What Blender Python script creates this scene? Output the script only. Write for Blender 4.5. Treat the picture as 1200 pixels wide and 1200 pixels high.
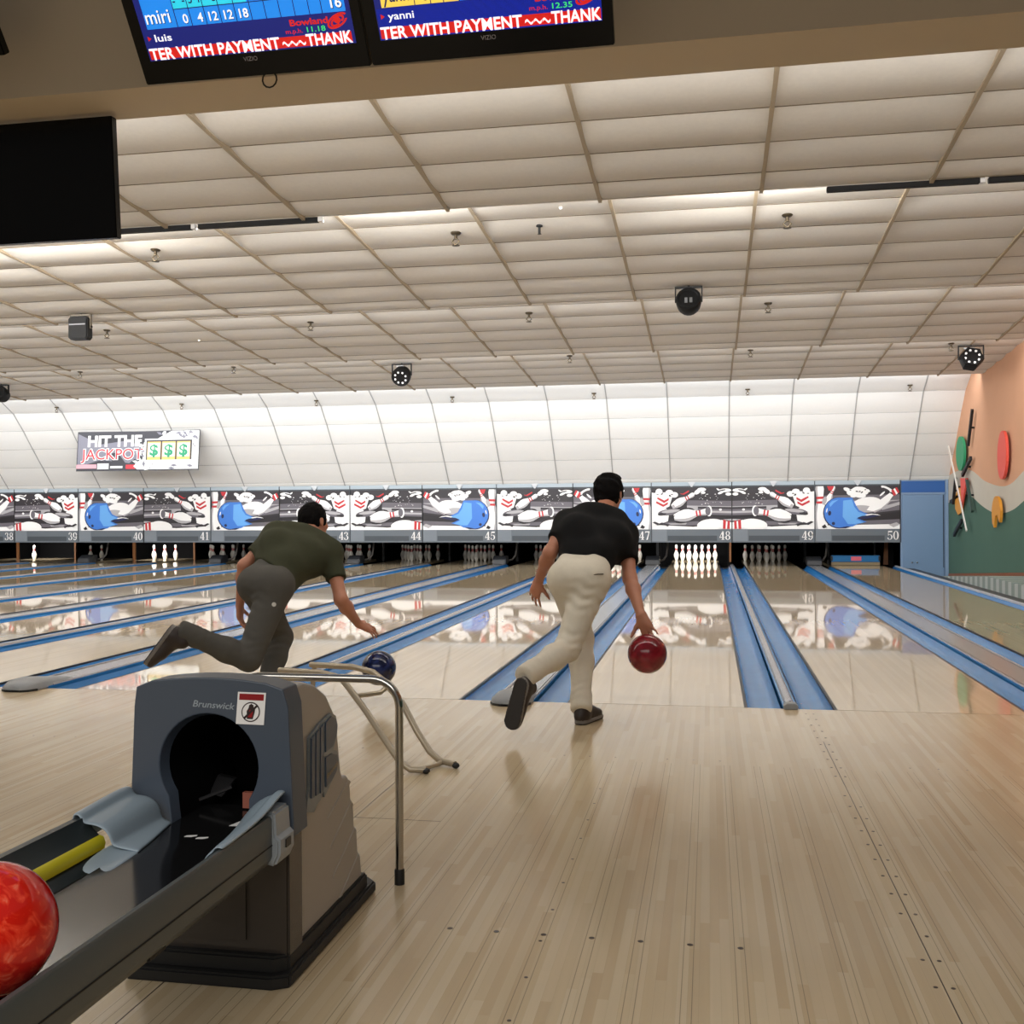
import bpy, bmesh, math, random
import numpy as np
from mathutils import Vector, Matrix
random.seed(7)
S = bpy.context.scene
COL = S.collection
for o in list(bpy.data.objects):
    bpy.data.objects.remove(o, do_unlink=True)
R = math.radians
PI = math.pi

# ------------------------------------------------------------------ camera
cam = bpy.data.cameras.new('camera')
cam_ob = bpy.data.objects.new('camera', cam)
COL.objects.link(cam_ob)
cam.sensor_width = 36.0
cam.sensor_fit = 'HORIZONTAL'
cam.lens = 1240.31 * 36.0 / 1200.0
cam.clip_start = 0.02
cam.clip_end = 200
FW = Vector((-0.18347416, 0.98302429, -0.000689))
RT = Vector((0.98301007, 0.18346761, -0.00555348))
UP = Vector((0.00533279, 0.00169622, 0.99998434))
cam_ob.matrix_world = Matrix(((RT.x, UP.x, -FW.x, 0.3322407), (RT.y, UP.y, -FW.y, -6.58083),
                              (RT.z, UP.z, -FW.z, 1.2013119), (0, 0, 0, 1)))
S.camera = cam_ob

# ------------------------------------------------------------------ world, lamps, exposure
S.view_settings.view_transform = 'Standard'
S.view_settings.look = 'None'
S.view_settings.gamma = 1.0
S.view_settings.use_curve_mapping = False
S.view_settings.exposure = 0.0
wld = bpy.data.worlds.new('world')
S.world = wld
wld.use_nodes = True
wld.node_tree.nodes['Background'].inputs[0].default_value = (1.0, 0.95, 0.88, 1)
wld.node_tree.nodes['Background'].inputs[1].default_value = 0.16


def area(name, loc, aim, sx, sy, power, col=(1, 1, 1), spread=180):
    l = bpy.data.lights.new(name, 'AREA')
    l.shape = 'RECTANGLE'
    l.size = sx
    l.size_y = sy
    l.energy = power
    l.color = col
    l.spread = R(spread)
    o = bpy.data.objects.new(name, l)
    COL.objects.link(o)
    o.location = loc
    d = Vector(aim).normalized()
    z = -d
    x = Vector((1, 0, 0))
    x = (x - z * x.dot(z)).normalized()
    y = z.cross(x)
    o.matrix_world = Matrix(((x.x, y.x, z.x, loc[0]), (x.y, y.y, z.y, loc[1]), (x.z, y.z, z.z, loc[2]), (0, 0, 0, 1)))
    return o


LIP = [1.65, 5.6, 9.6, 13.6]
WARM = (1.0, 0.98, 0.94)
COOL = (0.97, 0.985, 1.0)
# concealed cove lamps behind the beam and behind each ceiling lip, shining along the next slope
area('cove_lamp_beam', (-6, -1.34, 3.55), (0, 1, 0.12), 20, 0.1, 185, (1, 0.99, 0.975))
for x0, x1 in ((-9.0, -4.75), (-2.75, -1.9), (0.15, 1.2)):
    area('cove_lamp_near', ((x0 + x1) / 2, LIP[0] + 0.08, 3.74), (0, 1, 0.12), x1 - x0, 0.08, 42 * (x1 - x0), (1, 0.97, 0.92))
area('cove_lamp_near_dim', (-6, LIP[0] + 0.08, 3.72), (0, 1, 0.05), 21, 0.08, 140, (1, 0.99, 0.975))
area('cove_lamp_second', (-8, LIP[1] + 0.08, 3.74), (0, 1, 0.05), 26, 0.08, 320, (1, 0.99, 0.98))
area('cove_lamp_third', (-8, LIP[2] + 0.08, 3.74), (0, 1, 0.05), 26, 0.08, 330, (1, 0.99, 0.98))
area('cove_lamp_wall', (-8, LIP[3] + 0.10, 3.72), (0, 1, -0.55), 26, 0.10, 245, COOL)
# the same lamps spill down on the lanes and the approach
area('cove_spill_beam', (-6, -1.34, 3.58), (0, 0.35, -1), 20, 0.08, 75, WARM)
area('cove_spill_near', (-6, LIP[0] + 0.06, 3.60), (0, 0.3, -1), 21, 0.06, 60, WARM)
area('cove_spill_second', (-8, LIP[1] + 0.06, 3.60), (0, 0.3, -1), 26, 0.06, 75, WARM)
area('cove_spill_third', (-8, LIP[2] + 0.06, 3.60), (0, 0.3, -1), 26, 0.06, 75, WARM)
# ceiling lamps of the seating area behind the camera
area('concourse_lamp', (-2, -8.5, 3.4), (0, 0.5, -1), 8, 3, 150, (1, 0.95, 0.88), 115)

# ------------------------------------------------------------------ helpers


def lin(c):
    return tuple(((v / 255.0) / 12.92 if v / 255.0 <= 0.04045 else ((v / 255.0 + 0.055) / 1.055) ** 2.4) for v in c)


def mat(name, rgb, rough=0.5, metal=0.0, spec=0.5, emit=0.0, coat=0.0, noise=0.0, nscale=8.0, trans=0.0):
    m = bpy.data.materials.new(name)
    m.use_nodes = True
    nt = m.node_tree
    b = nt.nodes['Principled BSDF']
    c = lin(rgb)
    b.inputs['Base Color'].default_value = (*c, 1)
    b.inputs['Roughness'].default_value = rough
    b.inputs['Metallic'].default_value = metal
    b.inputs['Specular IOR Level'].default_value = spec
    b.inputs['Coat Weight'].default_value = coat
    b.inputs['Coat Roughness'].default_value = 0.05
    if trans:
        b.inputs['Transmission Weight'].default_value = trans
    if emit:
        b.inputs['Emission Color'].default_value = (*c, 1)
        b.inputs['Emission Strength'].default_value = emit
    if noise:
        tc = nt.nodes.new('ShaderNodeTexCoord')
        n = nt.nodes.new('ShaderNodeTexNoise')
        n.inputs['Scale'].default_value = nscale
        n.inputs['Detail'].default_value = 4
        nt.links.new(tc.outputs['Object'], n.inputs['Vector'])
        mx = nt.nodes.new('ShaderNodeMix')
        mx.data_type = 'RGBA'
        mx.inputs['A'].default_value = (*[v * (1 - noise) for v in c], 1)
        mx.inputs['B'].default_value = (*[min(1, v * (1 + noise)) for v in c], 1)
        nt.links.new(n.outputs['Fac'], mx.inputs['Factor'])
        nt.links.new(mx.outputs['Result'], b.inputs['Base Color'])
    return m


def wood(name, tones, rough, width, length, seam=0.0, seam_x0=0.0, grain=0.12, spec=0.5, seam_dark=0.10):
    m = bpy.data.materials.new(name)
    m.use_nodes = True
    nt = m.node_tree
    N = nt.nodes.new
    L = nt.links.new
    b = nt.nodes['Principled BSDF']
    b.inputs['Roughness'].default_value = rough
    b.inputs['Specular IOR Level'].default_value = spec
    tc = N('ShaderNodeTexCoord')
    sp = N('ShaderNodeSeparateXYZ')
    L(tc.outputs['Object'], sp.inputs[0])

    def mth(op, a, bb=None, c=None):
        n = N('ShaderNodeMath')
        n.operation = op
        for i, v in enumerate((a, bb, c)):
            if v is None:
                continue
            if isinstance(v, (int, float)):
                n.inputs[i].default_value = v
            else:
                L(v, n.inputs[i])
        return n.outputs[0]
    bx = mth('FLOOR', mth('DIVIDE', sp.outputs['X'], width))
    w1 = N('ShaderNodeTexWhiteNoise')
    w1.noise_dimensions = '1D'
    L(bx, w1.inputs['W'])
    by = mth('FLOOR', mth('ADD', mth('DIVIDE', sp.outputs['Y'], length), mth('MULTIPLY', w1.outputs['Value'], 7.0)))
    w2 = N('ShaderNodeTexWhiteNoise')
    w2.noise_dimensions = '2D'
    cb = N('ShaderNodeCombineXYZ')
    L(bx, cb.inputs[0])
    L(by, cb.inputs[1])
    L(cb.outputs[0], w2.inputs['Vector'])
    rp = N('ShaderNodeValToRGB')
    els = rp.color_ramp.elements
    els[0].position = 0.0
    els[0].color = (*lin(tones[0]), 1)
    els[1].position = 1.0
    els[1].color = (*lin(tones[-1]), 1)
    for i, t in enumerate(tones[1:-1]):
        e = els.new((i + 1) / (len(tones) - 1))
        e.color = (*lin(t), 1)
    L(w2.outputs['Value'], rp.inputs[0])
    mp = N('ShaderNodeMapping')
    mp.inputs['Scale'].default_value = (55, 1.6, 1)
    L(tc.outputs['Object'], mp.inputs[0])
    nz = N('ShaderNodeTexNoise')
    nz.inputs['Scale'].default_value = 1.0
    nz.inputs['Detail'].default_value = 5
    L(mp.outputs[0], nz.inputs['Vector'])
    k = mth('ADD', mth('MULTIPLY', nz.outputs['Fac'], grain * 2), 1 - grain)
    # worn patches
    nz2 = N('ShaderNodeTexNoise')
    nz2.inputs['Scale'].default_value = 0.9
    nz2.inputs['Detail'].default_value = 2
    L(tc.outputs['Object'], nz2.inputs['Vector'])
    k = mth('MULTIPLY', k, mth('ADD', mth('MULTIPLY', nz2.outputs['Fac'], 0.22), 0.89))
    # seams between the boards
    fx = mth('FRACT', mth('DIVIDE', sp.outputs['X'], width))
    thin = mth('LESS_THAN', fx, 0.045)
    k = mth('MULTIPLY', k, mth('SUBTRACT', 1.0, mth('MULTIPLY', thin, seam_dark)))
    if seam:
        # darker joints on both sides of every fifth board
        s1 = mth('FRACT', mth('DIVIDE', mth('SUBTRACT', sp.outputs['X'], seam_x0), seam))
        a = mth('LESS_THAN', s1, 0.016)
        c2 = mth('COMPARE', s1, 0.205, 0.008)
        on = mth('MULTIPLY', mth('MAXIMUM', a, c2), mth('LESS_THAN', sp.outputs['Y'], -1.5))
        k = mth('MULTIPLY', k, mth('SUBTRACT', 1.0, mth('MULTIPLY', on, 0.5)))
    hs = N('ShaderNodeMix')
    hs.data_type = 'RGBA'
    hs.blend_type = 'MULTIPLY'
    hs.inputs['Factor'].default_value = 1
    L(rp.outputs[0], hs.inputs['A'])
    cc = N('ShaderNodeCombineColor')
    for i in range(3):
        L(k, cc.inputs[i])
    L(cc.outputs[0], hs.inputs['B'])
    L(hs.outputs['Result'], b.inputs['Base Color'])
    return m


FONT = {}


def text2d(s, bold=0.0, shear=0.0):
    key = (s, bold, shear)
    if key in FONT:
        return FONT[key]
    cu = bpy.data.curves.new('glyphs', 'FONT')
    cu.body = s
    cu.size = 1.0
    cu.offset = bold
    cu.shear = shear
    cu.resolution_u = 3
    ob = bpy.data.objects.new('glyphs', cu)
    COL.objects.link(ob)
    bpy.context.view_layer.update()
    dg = bpy.context.evaluated_depsgraph_get()
    me = ob.evaluated_get(dg).to_mesh()
    vs = [(v.co.x, v.co.y) for v in me.vertices]
    fs = [tuple(p.vertices) for p in me.polygons]
    ob.evaluated_get(dg).to_mesh_clear()
    bpy.data.objects.remove(ob, do_unlink=True)
    bpy.data.curves.remove(cu)
    xs = [v[0] for v in vs] or [0]
    FONT[key] = (vs, fs, min(xs), max(xs))
    return FONT[key]


class MB:
    def __init__(self):
        self.v, self.f, self.m = [], [], []

    def add(self, vs, fs, mi=0):
        n = len(self.v)
        self.v += [tuple(v) for v in vs]
        self.f += [tuple(i + n for i in f) for f in fs]
        self.m += [mi] * len(fs)
        return self

    def box(self, x0, x1, y0, y1, z0, z1, mi=0):
        vs = [(x, y, z) for x in (x0, x1) for y in (y0, y1) for z in (z0, z1)]
        fs = [(0, 1, 3, 2), (4, 6, 7, 5), (0, 4, 5, 1), (2, 3, 7, 6), (0, 2, 6, 4), (1, 5, 7, 3)]
        return self.add(vs, fs, mi)

    def prism(self, pts, off, mi=0, caps=True, side_mi=None):
        n = len(pts)
        off = Vector(off)
        a = [Vector(p) for p in pts]
        vs = a + [p + off for p in a]
        sd = [(i, (i + 1) % n, (i + 1) % n + n, i + n) for i in range(n)]
        self.add(vs, sd, mi if side_mi is None else side_mi)
        if caps:
            self.add(a, [tuple(range(n))[::-1]], mi)
            self.add([p + off for p in a], [tuple(range(n))], mi)
        return self

    def sheet(self, pts, off, mi=0):
        n = len(pts)
        off = Vector(off)
        a = [Vector(p) for p in pts]
        return self.add(a + [p + off for p in a], [(i, i + 1, i + 1 + n, i + n) for i in range(n - 1)], mi)

    def tube(self, pts, r, n=10, mi=0, caps=True):
        pts = [Vector(p) for p in pts]
        rs = r if isinstance(r, (list, tuple)) else [r] * len(pts)
        rings = []
        prev = None
        for i, p in enumerate(pts):
            d = (pts[min(i + 1, len(pts) - 1)] - pts[max(i - 1, 0)]).normalized()
            if prev is None:
                a = Vector((0, 0, 1)) if abs(d.z) < 0.9 else Vector((1, 0, 0))
                a = (a - d * a.dot(d)).normalized()
            else:
                a = (prev - d * prev.dot(d)).normalized()
            prev = a
            b = d.cross(a)
            rings.append([p + (a * math.cos(t) + b * math.sin(t)) * rs[i] for t in [2 * PI * k / n for k in range(n)]])
        vs = [q for ring in rings for q in ring]
        fs = []
        for i in range(len(pts) - 1):
            for k in range(n):
                fs.append((i * n + k, i * n + (k + 1) % n, (i + 1) * n + (k + 1) % n, (i + 1) * n + k))
        if caps:
            fs.append(tuple(range(n))[::-1])
            fs.append(tuple((len(pts) - 1) * n + k for k in range(n)))
        return self.add(vs, fs, mi)

    def lathe(self, prof, c=(0, 0, 0), n=20, mi=0, axis=None, mis=None):
        c = Vector(c)
        vs, fs, ms = [], [], []
        if axis is None:
            A, B, Z = Vector((1, 0, 0)), Vector((0, 1, 0)), Vector((0, 0, 1))
        else:
            Z = Vector(axis).normalized()
            A = Z.orthogonal().normalized()
            B = Z.cross(A)
        for r, z in prof:
            for k in range(n):
                t = 2 * PI * k / n
                vs.append(c + A * r * math.cos(t) + B * r * math.sin(t) + Z * z)
        base = len(self.v)
        self.v += [tuple(v) for v in vs]
        for i in range(len(prof) - 1):
            for k in range(n):
                self.f.append(tuple(base + j for j in (i * n + k, i * n + (k + 1) % n, (i + 1) * n + (k + 1) % n, (i + 1) * n + k)))
                self.m.append(mis[i] if mis else mi)
        for i in (0, len(prof) - 1):
            if prof[i][0] > 1e-5:
                self.f.append(tuple(base + i * n + k for k in range(n)))
                self.m.append(mis[min(i, len(mis) - 1)] if mis else mi)
        return self

    def ball(self, c, r, mi=0, n=24, sc=(1, 1, 1)):
        prof = [(math.sin(PI * i / (n // 2)), -math.cos(PI * i / (n // 2))) for i in range(n // 2 + 1)]
        b = MB().lathe([(max(a, 1e-6), z) for a, z in prof], n=n)
        return self.add([(c[0] + v[0] * r * sc[0], c[1] + v[1] * r * sc[1], c[2] + v[2] * r * sc[2]) for v in b.v], b.f, mi)

    def poly(self, pts, o, ux, uy, h=0.0, mi=0):
        o, ux, uy = Vector(o), Vector(ux), Vector(uy)
        n = ux.cross(uy).normalized()
        return self.add([o + ux * p[0] + uy * p[1] + n * h for p in pts], [tuple(range(len(pts)))], mi)

    def text(self, s, size, o, ux, uy, h=0.0, mi=0, align='L', bold=0.0, shear=0.0, width=None):
        vs, fs, x0, x1 = text2d(s, bold, shear)
        o, ux, uy = Vector(o), Vector(ux), Vector(uy)
        n = ux.cross(uy).normalized()
        k = size if width is None else width / (x1 - x0)
        sh = {'L': x0, 'R': x1, 'C': (x0 + x1) / 2}[align]
        return self.add([o + ux * (v[0] - sh) * k + uy * v[1] * size + n * h for v in vs], fs, mi)

    def build(self, name, mats, parent=None, smooth=False, angle=40, bevel=0, fix=True):
        me = bpy.data.meshes.new(name)
        me.from_pydata(self.v, [], self.f)
        mats = mats if isinstance(mats, (list, tuple)) else [mats]
        for m in mats:
            me.materials.append(m)
        me.polygons.foreach_set('material_index', self.m)
        bm = bmesh.new()
        bm.from_mesh(me)
        if fix:
            bmesh.ops.remove_doubles(bm, verts=bm.verts, dist=1e-5)
            bmesh.ops.recalc_face_normals(bm, faces=bm.faces)
        if bevel:
            es = [e for e in bm.edges if len(e.link_faces) == 2 and e.calc_face_angle(0) > R(50)]
            bmesh.ops.bevel(bm, geom=es, offset=bevel, segments=2, affect='EDGES', clamp_overlap=True)
        bm.to_mesh(me)
        bm.free()
        if smooth:
            me.shade_smooth()
            me.set_sharp_from_angle(angle=R(angle))
        o = bpy.data.objects.new(name, me)
        COL.objects.link(o)
        if parent is not None:
            o.parent = parent
            o.matrix_parent_inverse = parent.matrix_world.inverted()
        return o


def tag(o, label=None, cat=None, group=None, kind=None):
    for k, v in (('label', label), ('category', cat), ('group', group), ('kind', kind)):
        if v:
            o[k] = v
    return o


def thing(name, loc, label, cat, group=None):
    o = bpy.data.objects.new(name, None)
    o.empty_display_size = 0.05
    COL.objects.link(o)
    o.location = loc
    o.matrix_world = Matrix.Translation(Vector(loc))
    return tag(o, label, cat, group)


def dup(root, loc, label=None):
    r = root.copy()
    COL.objects.link(r)
    r.location = loc
    if label:
        r['label'] = label
    for ch in list(root.children):
        c = ch.copy()
        COL.objects.link(c)
        c.parent = r
        c.matrix_parent_inverse = ch.matrix_parent_inverse
        for g in list(ch.children):
            d = g.copy()
            COL.objects.link(d)
            d.parent = c
            d.matrix_parent_inverse = g.matrix_parent_inverse
    return r


def ell(cx, cy, rx, ry, rot=0, n=24, a0=0, a1=360):
    out = []
    full = (a1 - a0) >= 360
    for i in range(n if full else n + 1):
        t = R(a0 + (a1 - a0) * i / n)
        x, y = rx * math.cos(t), ry * math.sin(t)
        c, s = math.cos(R(rot)), math.sin(R(rot))
        out.append((cx + x * c - y * s, cy + x * s + y * c))
    return out


# ------------------------------------------------------------------ materials
APPROACH = wood('approach_maple', [(190, 168, 134), (197, 177, 144), (202, 183, 151), (206, 189, 158), (193, 172, 139)], 0.17, 0.0272, 0.95, seam=0.1365, seam_x0=0.2555, grain=0.07)
LANE = wood('lane_maple', [(196, 177, 146), (200, 181, 151), (203, 185, 155)], 0.035, 0.0272, 2.2, grain=0.025, seam_dark=0.04)
BLACK = mat('black_matte', (14, 14, 15), 0.7)
PITBLK = mat('pit_black', (7, 7, 8), 0.9, spec=0.1)
EDGE = mat('black_edge', (22, 23, 26), 0.4)
GUT = mat('gutter_blue', (44, 120, 182), 0.27, spec=0.5, noise=0.12, nscale=5)
CAPM = mat('silver_capping', (176, 178, 182), 0.25, metal=0.55)
CAPL = mat('light_cap_edge', (200, 205, 210), 0.35)
NOSE = mat('grey_plastic_nose', (140, 143, 146), 0.4)
TILE = mat('ceiling_tile', (224, 219, 211), 0.9, spec=0.1, noise=0.05, nscale=30)
TILEW = mat('curved_wall_tile', (232, 232, 230), 0.85, spec=0.1, noise=0.02, nscale=20)
GRID = mat('ceiling_grid_tan', (168, 152, 128), 0.7)
GRIDX = mat('ceiling_joint_shade', (112, 98, 78), 0.8)  # dark colour painted in for the shadow gaps between tile rows
GRIDW = mat('wall_grid_grey', (165, 165, 165), 0.7)
BEAM = mat('beam_paint', (206, 191, 168), 0.85, spec=0.1)
PEACH = mat('wall_peach', (205, 158, 128), 0.8, spec=0.1, noise=0.04, nscale=2)
WAVE = mat('wall_wave_grey', (190, 184, 172), 0.8, spec=0.1, noise=0.06, nscale=3)
GREENW = mat('wall_green', (82, 110, 98), 0.8, spec=0.1, noise=0.05, nscale=2)
WOODB = mat('brown_baseboard', (130, 76, 46), 0.5)
KICK = mat('kickback_wood', (120, 78, 44), 0.6, noise=0.2, nscale=9)
PINM = mat('pin_white', (238, 236, 230), 0.25)
PINR = mat('pin_red', (185, 30, 35), 0.3)
SLATE = mat('hood_slate', (68, 78, 92), 0.38, noise=0.05, nscale=200)
HOODG = mat('hood_warm_grey', (172, 165, 155), 0.42, noise=0.05, nscale=220)
HOODB = mat('hood_lower_brown', (62, 56, 51), 0.18)
RUBBER = mat('black_rubber', (22, 23, 24), 0.55)
CHROME = mat('chrome', (190, 188, 184), 0.12, metal=1.0)
TUBEP = mat('ramp_pale_metal', (172, 160, 140), 0.32, metal=0.55)
RAILD = mat('rail_dark_grey', (76, 82, 83), 0.35)
RAILI = mat('rail_inner_dark', (44, 52, 55), 0.35)
YELLOW = mat('yellow_bumper', (206, 196, 38), 0.35)
WING = mat('pale_blue_plastic', (146, 163, 176), 0.3)
BEDM = mat('track_gloss_black', (22, 22, 23), 0.12)
WHITE = mat('white_paint', (235, 235, 235), 0.5)
RED = mat('red_paint', (205, 30, 38), 0.4)
MUR = [mat('mural_charcoal', (46, 42, 48), 0.45), mat('mural_mid_grey', (104, 100, 108), 0.45), mat('mural_pale_grey', (178, 176, 180), 0.45),
       mat('mural_white', (246, 246, 246), 0.45), mat('mural_red', (196, 44, 52), 0.45), mat('mural_blue', (62, 124, 214), 0.4),
       mat('mural_light_blue', (104, 170, 236), 0.4), mat('mural_navy', (26, 34, 78), 0.45), mat('mural_dark', (32, 29, 34), 0.45)]
PANEL = mat('number_panel_grey', (98, 106, 114), 0.45)
PANELL = mat('number_panel_light', (118, 126, 134), 0.45)
PANELD = mat('number_panel_recess', (66, 73, 80), 0.5)
TRIMB = mat('mask_trim_blue_grey', (166, 180, 190), 0.4)
DOORB = mat('service_panel_blue', (110, 138, 170), 0.45)
DOORF = mat('service_frame_blue', (128, 152, 182), 0.45)
DOORT = mat('service_top_blue', (36, 88, 156), 0.45)
TVB = mat('tv_gloss_black', (5, 5, 6), 0.25, spec=0.2)


def glow(name, rgb, e):
    return mat(name, rgb, 0.3, emit=e)


# ------------------------------------------------------------------ layout of the lanes
W = 1.0668
G2, G1 = 0.5481, 0.7186
PAIR = 2 * W + G1 + G2
YM, ZB, ZMB, ZT = 16.41, 0.5126, 0.7935, 1.80
GW = 0.2335
LANES = list(range(37, 51))


def lx(n):
    return -(W + G1) + (n - 47) / 2 * PAIR if n % 2 else (n - 48) / 2 * PAIR


NUMW = {37: 'thirty-seven', 38: 'thirty-eight', 39: 'thirty-nine', 40: 'forty', 41: 'forty-one', 42: 'forty-two', 43: 'forty-three', 44: 'forty-four', 45: 'forty-five', 46: 'forty-six', 47: 'forty-seven', 48: 'forty-eight', 49: 'forty-nine', 50: 'fifty'}
XR = 5.15
XL = -22.0
# ------------------------------------------------------------------ setting: floors
fl = MB().box(XL, XR, -9.5, 0.0, -0.19, 0.0)
tag(fl.build('floor', APPROACH), kind='structure', label='glossy maple approach boards in front of the foul line')
sub = MB().box(XL, XR, 0.0, 20.6, -0.26, -0.19)
tag(sub.build('floor_subfloor', BLACK), kind='structure')

# ------------------------------------------------------------------ setting: ceiling
TX0, TW = 0.73, 1.22


def tiled(profile, x0, x1, sag, nm, tile, grid, gw, gh):
    """rows of sagging tiles between the profile points (y, z), grid bars along both directions"""
    mb = MB()
    cols = []
    k = math.floor((x0 - TX0) / TW)
    x = TX0 + k * TW
    while x < x1:
        a, b = max(x, x0), min(x + TW, x1)
        if b - a > 0.02:
            cols.append((a, b))
        x += TW
    NS = 8
    for (ya, za), (yb, zb) in zip(profile, profile[1:]):
        L = math.hypot(yb - ya, zb - za)
        ny, nz = (zb - za) / L, -(yb - ya) / L      # faces down and to the lanes
        if nz > 0:
            ny, nz = -ny, -nz
        for a, b in cols:
            s = sag * random.uniform(0.75, 1.25)
            pts = []
            for i in range(NS + 1):
                t = i / NS
                d = s * math.sin(PI * t)
                pts.append((a, ya + (yb - ya) * t + ny * d, za + (zb - za) * t + nz * d))
            mb.sheet(pts, (b - a, 0, 0), 0)
        # cross bar at the row's start
        mb.box(x0, x1, ya - 0.005, ya + 0.005, za - 0.003, za + 0.006, 2)
    k = math.ceil((x0 - TX0) / TW)
    x = TX0 + k * TW
    while x < x1:
        lo = [(x - gw / 2, y, z - 0.004) for y, z in profile]
        for (ya, za), (yb, zb) in zip(profile, profile[1:]):
            L = math.hypot(yb - ya, zb - za)
            ny, nz = (zb - za) / L, -(yb - ya) / L
            if nz > 0:
                ny, nz = -ny, -nz
            vs = []
            for sx in (-gw / 2, gw / 2):
                for (yy, zz) in ((ya, za), (yb, zb)):
                    for h in (gh, -0.01):
                        vs.append((x + sx, yy + ny * h, zz + nz * h))
            mb.add(vs, [(0, 1, 3, 2), (4, 6, 7, 5), (0, 2, 6, 4), (1, 5, 7, 3), (0, 4, 5, 1), (2, 3, 7, 6)], 1)
        x += TW
    return mb


starts = [-1.41] + LIP[:3]
for s in range(4):
    y1 = LIP[s]
    y0 = starts[s]
    stp = 0.525 if s == 0 else 0.61
    ys = [y1] + [y1 - 0.335 - stp * i for i in range(8)]
    ys = sorted([y for y in ys if y > y0 + 0.12] + [y0])
    prof = [(y, 3.63 + 0.076 * (y1 - y)) for y in ys]
    mb = tiled(prof, XL, XR, 0.024, 'ceiling', TILE, GRID, 0.028, 0.033)
    # thin lip that hides the cove lamps
    mb.box(XL, XR, y1, y1 + 0.012, 3.622, 3.70, 0)
    mb.box(XL, XR, y1 + 0.30, y1 + 0.32, 3.95, 3.99, 0)
    tag(mb.build('ceiling', [TILE, GRID, GRIDX], smooth=True, angle=30, fix=False), kind='structure')
S5 = [(13.6, 3.93), (14.3, 3.80), (14.88, 3.47), (15.24, 3.10), (15.58, 2.70), (15.95, 2.29), (16.32, 1.88), (16.385, 1.802)]
mb = tiled(S5, XL, XR, 0.006, 'wall_back', TILEW, GRIDW, 0.022, 0.012)
tag(mb.build('wall_back', [TILEW, GRIDW, GRIDW], smooth=True, angle=20, fix=False), kind='structure')
# closed deck over the ceiling and behind the curved wall so no outside light leaks in
dk = MB().box(XL, XR, -1.78, 20.6, 4.35, 4.45).box(XL, XR, 20.55, 20.65, -0.25, 4.45)
tag(dk.build('ceiling_deck', BLACK), kind='structure')
bm_ = MB().box(XL, XR + 0.0, -1.78, -1.41, 3.303, 4.45)
tag(bm_.build('ceiling_beam', BEAM), kind='structure')

# ------------------------------------------------------------------ setting: right wall with painted wave, unseen left wall
up_pts = [(-9.5, 1.75), (9.6, 1.80), (10.4, 1.93), (11.09, 1.79), (11.68, 1.63), (12.1, 1.575), (12.58, 1.585), (13.1, 1.64), (13.57, 1.71), (14.0, 1.82), (14.35, 1.90), (14.9, 1.955), (15.5, 1.95), (16.11, 1.91), (17.0, 1.8)]
lo_pts = [(-9.5, 1.25), (9.6, 1.45), (10.4, 1.48), (11.10, 1.32), (11.6, 1.20), (12.06, 1.14), (12.5, 1.12), (12.86, 1.128), (13.4, 1.20), (13.88, 1.296), (14.3, 1.40), (14.69, 1.46), (15.2, 1.49), (15.7, 1.46), (16.2, 1.36), (17.0, 1.2)]


def smooth_line(p, n=6):
    out = []
    for i in range(len(p) - 1):
        p0, p1, p2, p3 = p[max(i - 1, 0)], p[i], p[i + 1], p[min(i + 2, len(p) - 1)]
        m1 = (p2[1] - p0[1]) / max(p2[0] - p0[0], 1e-6)
        m2 = (p3[1] - p1[1]) / max(p3[0] - p1[0], 1e-6)
        h = p2[0] - p1[0]
        for k in range(n):
            t = k / n
            z = (2 * t**3 - 3 * t**2 + 1) * p1[1] + (t**3 - 2 * t**2 + t) * h * m1 + (-2 * t**3 + 3 * t**2) * p2[1] + (t**3 - t**2) * h * m2
            out.append((p1[0] + h * t, z))
    out.append(p[-1])
    return out


uL, lL = smooth_line(up_pts), smooth_line(lo_pts)


def at(line, y):
    for (a, za), (b, zb) in zip(line, line[1:]):
        if a <= y <= b:
            return za + (zb - za) * (y - a) / max(b - a, 1e-9)
    return line[-1][1]


wr = MB()
ys = sorted(set(p[0] for p in uL) | set(p[0] for p in lL))
for a, b in zip(ys, ys[1:]):
    q = [(-0.30, -0.30, 2), (at(lL, a), at(lL, b), 1), (at(uL, a), at(uL, b), 0), (4.45, 4.45, 0)]
    for i, mi in ((0, 2), (1, 1), (2, 0)):
        wr.add([(XR, a, q[i][0]), (XR, b, q[i][1]), (XR, b, q[i + 1][1]), (XR, a, q[i + 1][0])], [(0, 1, 2, 3)], mi)
wr.box(XR + 0.002, XR + 0.1, -9.5, 20.6, -0.3, 4.45, 0)
tag(wr.build('wall_right', [PEACH, WAVE, GREENW], fix=False), kind='structure', label='peach right wall with grey painted wave above green')
tag(MB().box(XL - 0.1, XL, -9.5, 20.6, -0.3, 4.45).build('wall_left_unseen', BEAM), kind='structure')  # unseen wall put in to confine the light; the hall runs on
bb = MB()
bb.prism([(XR - 0.03, 16.3, -0.19), (XR - 0.03, 10.7, 0.155), (XR - 0.03, 0.9, 0.155), (XR - 0.03, 0.9, 0.225), (XR - 0.03, 10.7, 0.225), (XR - 0.03, 16.3, -0.12)], (0.028, 0, 0))
tag(bb.build('baseboard_right', WOODB), kind='structure')
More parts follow.
